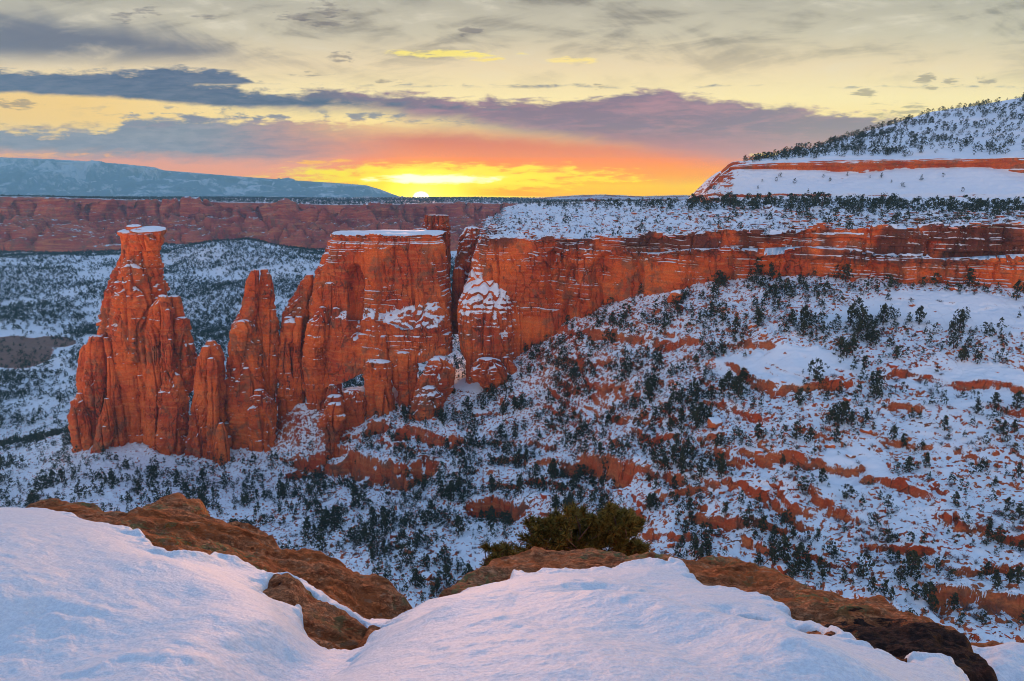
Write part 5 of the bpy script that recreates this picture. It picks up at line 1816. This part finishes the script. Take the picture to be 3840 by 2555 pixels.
def merge(name, rows, protos, mat, zscale=1.0, wide=1.0):
    """one mesh of many copies: rows = (x, y, z, h, kind)"""
    s = Soup()
    for k in range(len(protos)):
        R = [q for q in rows if q[4] % len(protos) == k]
        if not R:
            continue
        V, Fc = protos[k]
        A = np.array([q[:4] for q in R])
        an = rt.uniform(0, 6.28, len(A))
        c_, s_ = np.cos(an)[:, None], np.sin(an)[:, None]
        h = A[:, 3:4]
        xx = (V[None, :, 0] * c_ - V[None, :, 1] * s_) * h * wide + A[:, 0:1]
        yy = (V[None, :, 0] * s_ + V[None, :, 1] * c_) * h * wide + A[:, 1:2]
        zz = V[None, :, 2] * h * zscale + A[:, 2:3] - .05
        VV = np.stack([xx, yy, zz], -1).reshape(-1, 3)
        FF = (Fc[None] + (np.arange(len(A)) * len(V))[:, None, None]).reshape(-1, Fc.shape[1])
        s.add(VV, FF)
    return s.build(name, mat, smooth=False)


rest = [items[i] for i in range(len(items)) if i not in chosen]
for zn, lab in (('slope', 'smaller dark pines and junipers scattered over the snowy slopes'), ('plateau', 'smaller junipers and pines scattered over the plateau above the long cliff'), ('hill', 'small dark junipers dotting the snowy hill')):
    R = [q for q in rest if q[5] == zn]
    if R:
        tag(merge('trees', R, MID, M['crown'], wide=.80), lab, 'trees', kind='stuff')

# canyon floor and far plateau: trees too many to count
r = np.random.default_rng(77)
n = 78000
u = r.uniform(-.84, .0, n)
yv = np.sqrt(r.uniform(470.0 ** 2, 1750.0 ** 2, n))
xv = u * yv
zv = H(xv, yv)
qx, qy = project(np.stack([xv, yv, zv], -1))
g1 = sstep(fbm(_v3(xv / 120, yv / 120, 0 * xv + 2), 3), -.35, .15) * .8 + .2
okk = visible(xv, yv) & (r.uniform(0, 1, n) < g1 * (.45 + .55 * sstep(yv, 1500, 700)))
okk &= ~((qx < 70) & (qy > 322) & (qy < 372) & (r.uniform(0, 1, n) < .7))
R = [(a, b, c, r.uniform(2.4, 5.2) * (1 + .15 * float(b > 900)), int(r.integers(0, 6))) for a, b, c in zip(xv[okk], yv[okk], zv[okk])]
tag(merge('trees', R, LOW, M['crown'], wide=1.15), 'thousands of small dark trees on the snowy canyon floor behind the towers', 'trees', kind='stuff')
Ft = FARTOP.reshape(-1, 3)
fx, fy_ = project(Ft)
okk = (Ft[:, 1] < 4200) & (fx > -40) & (fx < 760)
Ft = Ft[okk]
# spread by area: interpolate random points between grid rows
nr_, nc_ = FARTOP.shape[:2]
R = []
for _ in range(16000):
    i, j = r.uniform(0, nr_ - 12), r.uniform(0, nc_ - 1.01)
    i0, j0 = int(i), int(j)
    p = FARTOP[i0, j0] * (1 - (i - i0)) + FARTOP[min(i0 + 1, nr_ - 1), j0] * (i - i0)
    p2 = FARTOP[i0, j0 + 1] * (1 - (i - i0)) + FARTOP[min(i0 + 1, nr_ - 1), j0 + 1] * (i - i0)
    p = p * (1 - (j - j0)) + p2 * (j - j0)
    if i > 2 and p[1] < 4600:
        R.append((p[0], p[1], p[2], r.uniform(3.0, 6.0) * (1.0 if p[1] < 2600 else 1.25), int(r.integers(0, 6))))
tag(merge('trees', R, LOW, M['crown'], wide=1.5), 'dark woodland on top of the far canyon wall', 'trees', kind='stuff')

# bare shrubs
x, y, z, px, py = scatter_slope(30000, 9, gate=(-.1, .4))
B = []
for a in zip(x, y, z, px, py):
    if in_rock(a[3], a[1]):
        continue
    B.append((*a[:3], r.uniform(.8, 1.9), int(r.integers(0, 3)), 'slope', a[3], a[4]))
for i in rt.permutation(len(Pp))[:2600]:
    if ppy[i] < 234:
        B.append((*Pp[i], r.uniform(.8, 1.8), int(r.integers(0, 3)), 'plateau', ppx[i], ppy[i]))
bs = np.argsort([-(q[3] * F / q[1]) if -4 < q[6] < 1028 else 0 for q in B])
for i in bs[:220]:
    X, Y, Z, h, k, zn, qx_, qy_ = B[i]
    o = bpy.data.objects.new('bare_shrub', BR_ME[k])
    SC.collection.objects.link(o)
    o.location = (X, Y, Z)
    o.rotation_euler = (0, 0, r.uniform(0, 6.28))
    o.scale = (h * 1.2, h * 1.2, h)
    zt = zone_text(zn, qx_, qy_)
    tag(o, 'leafless greyish purple shrub ' + zt, 'shrub', group='bare shrubs ' + zt)
tag(merge('shrubs', [B[i] for i in bs[220:]], B_LO, M['brush'], wide=1.3), 'low leafless brush between the trees on the slopes', 'brush', kind='stuff')


# boulders
def boulder_mesh(seed, n=14, flat=.7):
    r = np.random.default_rng(seed)
    a = np.linspace(-1, 1, n)
    Vs, Fs, off = [], [], 0
    for ax in range(3):
        for sg in (-1, 1):
            A, B_ = np.meshgrid(a, a)
            P = np.empty((n, n, 3))
            P[..., ax] = sg
            P[..., (ax + 1) % 3] = A
            P[..., (ax + 2) % 3] = B_
            f = grid_faces(n, n)
            if sg < 0:
                f = f[:, ::-1]
            Vs.append(P.reshape(-1, 3))
            Fs.append(f + off)
            off += n * n
    V = np.concatenate(Vs)
    # cut corners with random planes for an angular block
    nrm = np.linalg.norm(V, axis=1, keepdims=True)
    D = V / nrm
    rad = np.full(len(V), 9.0)
    for k in range(11):
        q = rand_dirs(r, 1)[0]
        dd = r.uniform(.62, .95)
        c = D @ q
        rad = np.where(c > .05, np.minimum(rad, dd / np.maximum(c, .05)), rad)
    for q in np.concatenate([np.eye(3), -np.eye(3)]):
        c = D @ q
        rad = np.where(c > .05, np.minimum(rad, .9 / np.maximum(c, .05)), rad)
    P = D * rad[:, None]
    P = P * (1 + .07 * fbm(P * 1.7 + seed, 3))[:, None]
    P[:, 2] *= flat
    return P, np.concatenate(Fs)


BO = [boulder_mesh(600 + i) for i in range(6)]
BO_LO = [boulder_mesh(620 + i, 4) for i in range(6)]
BO_ME = [mesh_data('boulder', q, M['boulder'], False) for q in BO]


def put_boulder(px, py, w, h, label, k, group=None, rz=None, tilt=.15):
    p = ground_at(px, py)
    z = float(H(p[0], p[1]))
    s = w * p[1] / F / 1.8
    hz = h * p[1] / F / 1.25
    o = bpy.data.objects.new('boulder', BO_ME[k])
    SC.collection.objects.link(o)
    o.location = (p[0], p[1], z + hz * .25)
    o.rotation_euler = (r.uniform(-tilt, tilt), r.uniform(-tilt, tilt), r.uniform(0, 6.28) if rz is None else rz)
    o.scale = (s, s * .9, hz)
    tag(o, label, 'boulder', group=group)


put_boulder(714, 431, 17, 11, 'big flat-topped snow-capped boulder alone in the middle of the slope', 0)
put_boulder(676, 303, 15, 15, 'large pale red boulder at the foot of the long cliff', 1)
put_boulder(679, 312, 10, 7, 'smaller angular boulder leaning below the large pale one at the cliff foot', 2)
put_boulder(394, 541, 8, 8, 'upper of three snow-capped blocks in a row left of the bush', 3)
put_boulder(402, 549, 11, 9, 'middle of three snow-capped blocks in a row left of the bush', 4)
put_boulder(410, 556, 14, 9, 'lowest of three snow-capped blocks in a row left of the bush', 5)
put_boulder(424, 579, 14, 7, 'flat snow-topped boulder just above the notch between the two ledges', 0)
put_boulder(435, 563, 7, 5, 'small rounded snowy boulder on open snow left of the bush', 2)
put_boulder(671, 541, 9, 7, 'round snow-capped boulder right of the bush', 3)
put_boulder(784, 564, 11, 11, 'tall block with a thick snow cap near the right-hand ledge', 4)
put_boulder(930, 560, 10, 10, 'rounded boulder half covered in snow on the lower right slope', 1)
put_boulder(752, 330, 9, 7, 'orange boulder on the talus below the cone of snow', 5)
put_boulder(763, 342, 7, 5, 'small orange block below the talus on the right', 0)
put_boulder(640, 515, 9, 16, 'upright snow-plastered rock standing right above the bush', 2)
put_boulder(545, 498, 12, 7, 'flat snow-topped rock above the bush beside a dark pine', 3)
put_boulder(865, 430, 12, 6, 'wide low snowy boulder on the upper right of the slope', 4)
put_boulder(830, 445, 10, 7, 'square snowy boulder among junipers right of the middle of the slope', 5)
put_boulder(760, 452, 9, 6, 'tilted slab boulder beside a red ledge on the slope', 1)
x, y, z, px, py = scatter_slope(16000, 19, gate=(-.2, .2))
n_b = 0
small = []
for a in zip(x, y, z, px, py):
    if in_rock(a[3], a[1]):
        continue
    s = float(min(np.exp(r.normal(-.35, .45)), 1.5 if a[1] > 180 else 1.0))
    if s > .95 and n_b < 150:
        k = int(r.integers(0, 6))
        o = bpy.data.objects.new('boulder', BO_ME[k])
        SC.collection.objects.link(o)
        o.location = (a[0], a[1], a[2] + s * .15)
        o.rotation_euler = (r.uniform(-.3, .3), r.uniform(-.3, .3), r.uniform(0, 6.28))
        o.scale = (s * 1.1, s * .9, s * .75)
        zt = zone_text('slope', a[3], a[4])
        tag(o, 'red sandstone boulder with a snow cap ' + zt, 'boulder', group='boulders ' + zt)
        n_b += 1
    else:
        small.append((a[0], a[1], a[2], min(s, .9), int(r.integers(0, 6))))
tag(merge('rubble', small, BO_LO, M['boulder'], zscale=.8), 'small red stones poking out of the snow on the slopes', 'rubble', kind='stuff')
# snowy slabs on the plateau
sl = []
for i in rt.permutation(len(Pp))[:1900]:
    if ppy[i] > 206:
        sl.append((*Pp[i], r.uniform(.8, 2.6), int(r.integers(0, 6))))
tag(merge('rubble', sl, BO_LO, M['boulder'], zscale=.35), 'flat snow-topped slabs strewn along the plateau rim', 'rubble', kind='stuff')
# ---------------------------------------------------------------- haze
hv = np.array([(sx, sy, sz) for sx in (-14000, 14000) for sy in (-400, 15600) for sz in (-420, 900)], float)
hf = np.array([(0, 1, 3, 2), (4, 6, 7, 5), (0, 4, 5, 1), (2, 3, 7, 6), (0, 2, 6, 4), (1, 5, 7, 3)])
m_, g = new_mat('thin_air')
pv = g.n('ShaderNodeVolumePrincipled')
pv.inputs['Color'].default_value = (.22, .64, 1.0, 1)
pv.inputs['Density'].default_value = HAZE_DENSITY
pv.inputs['Anisotropy'].default_value = 0.0
o = g.n('ShaderNodeOutputMaterial')
g.t.links.new(pv.outputs[0], o.inputs['Volume'])
hz = mesh_obj('haze', hv, hf, m_, None, False)
tag(hz, 'thin bluish winter haze over the canyon country', 'haze', kind='stuff')
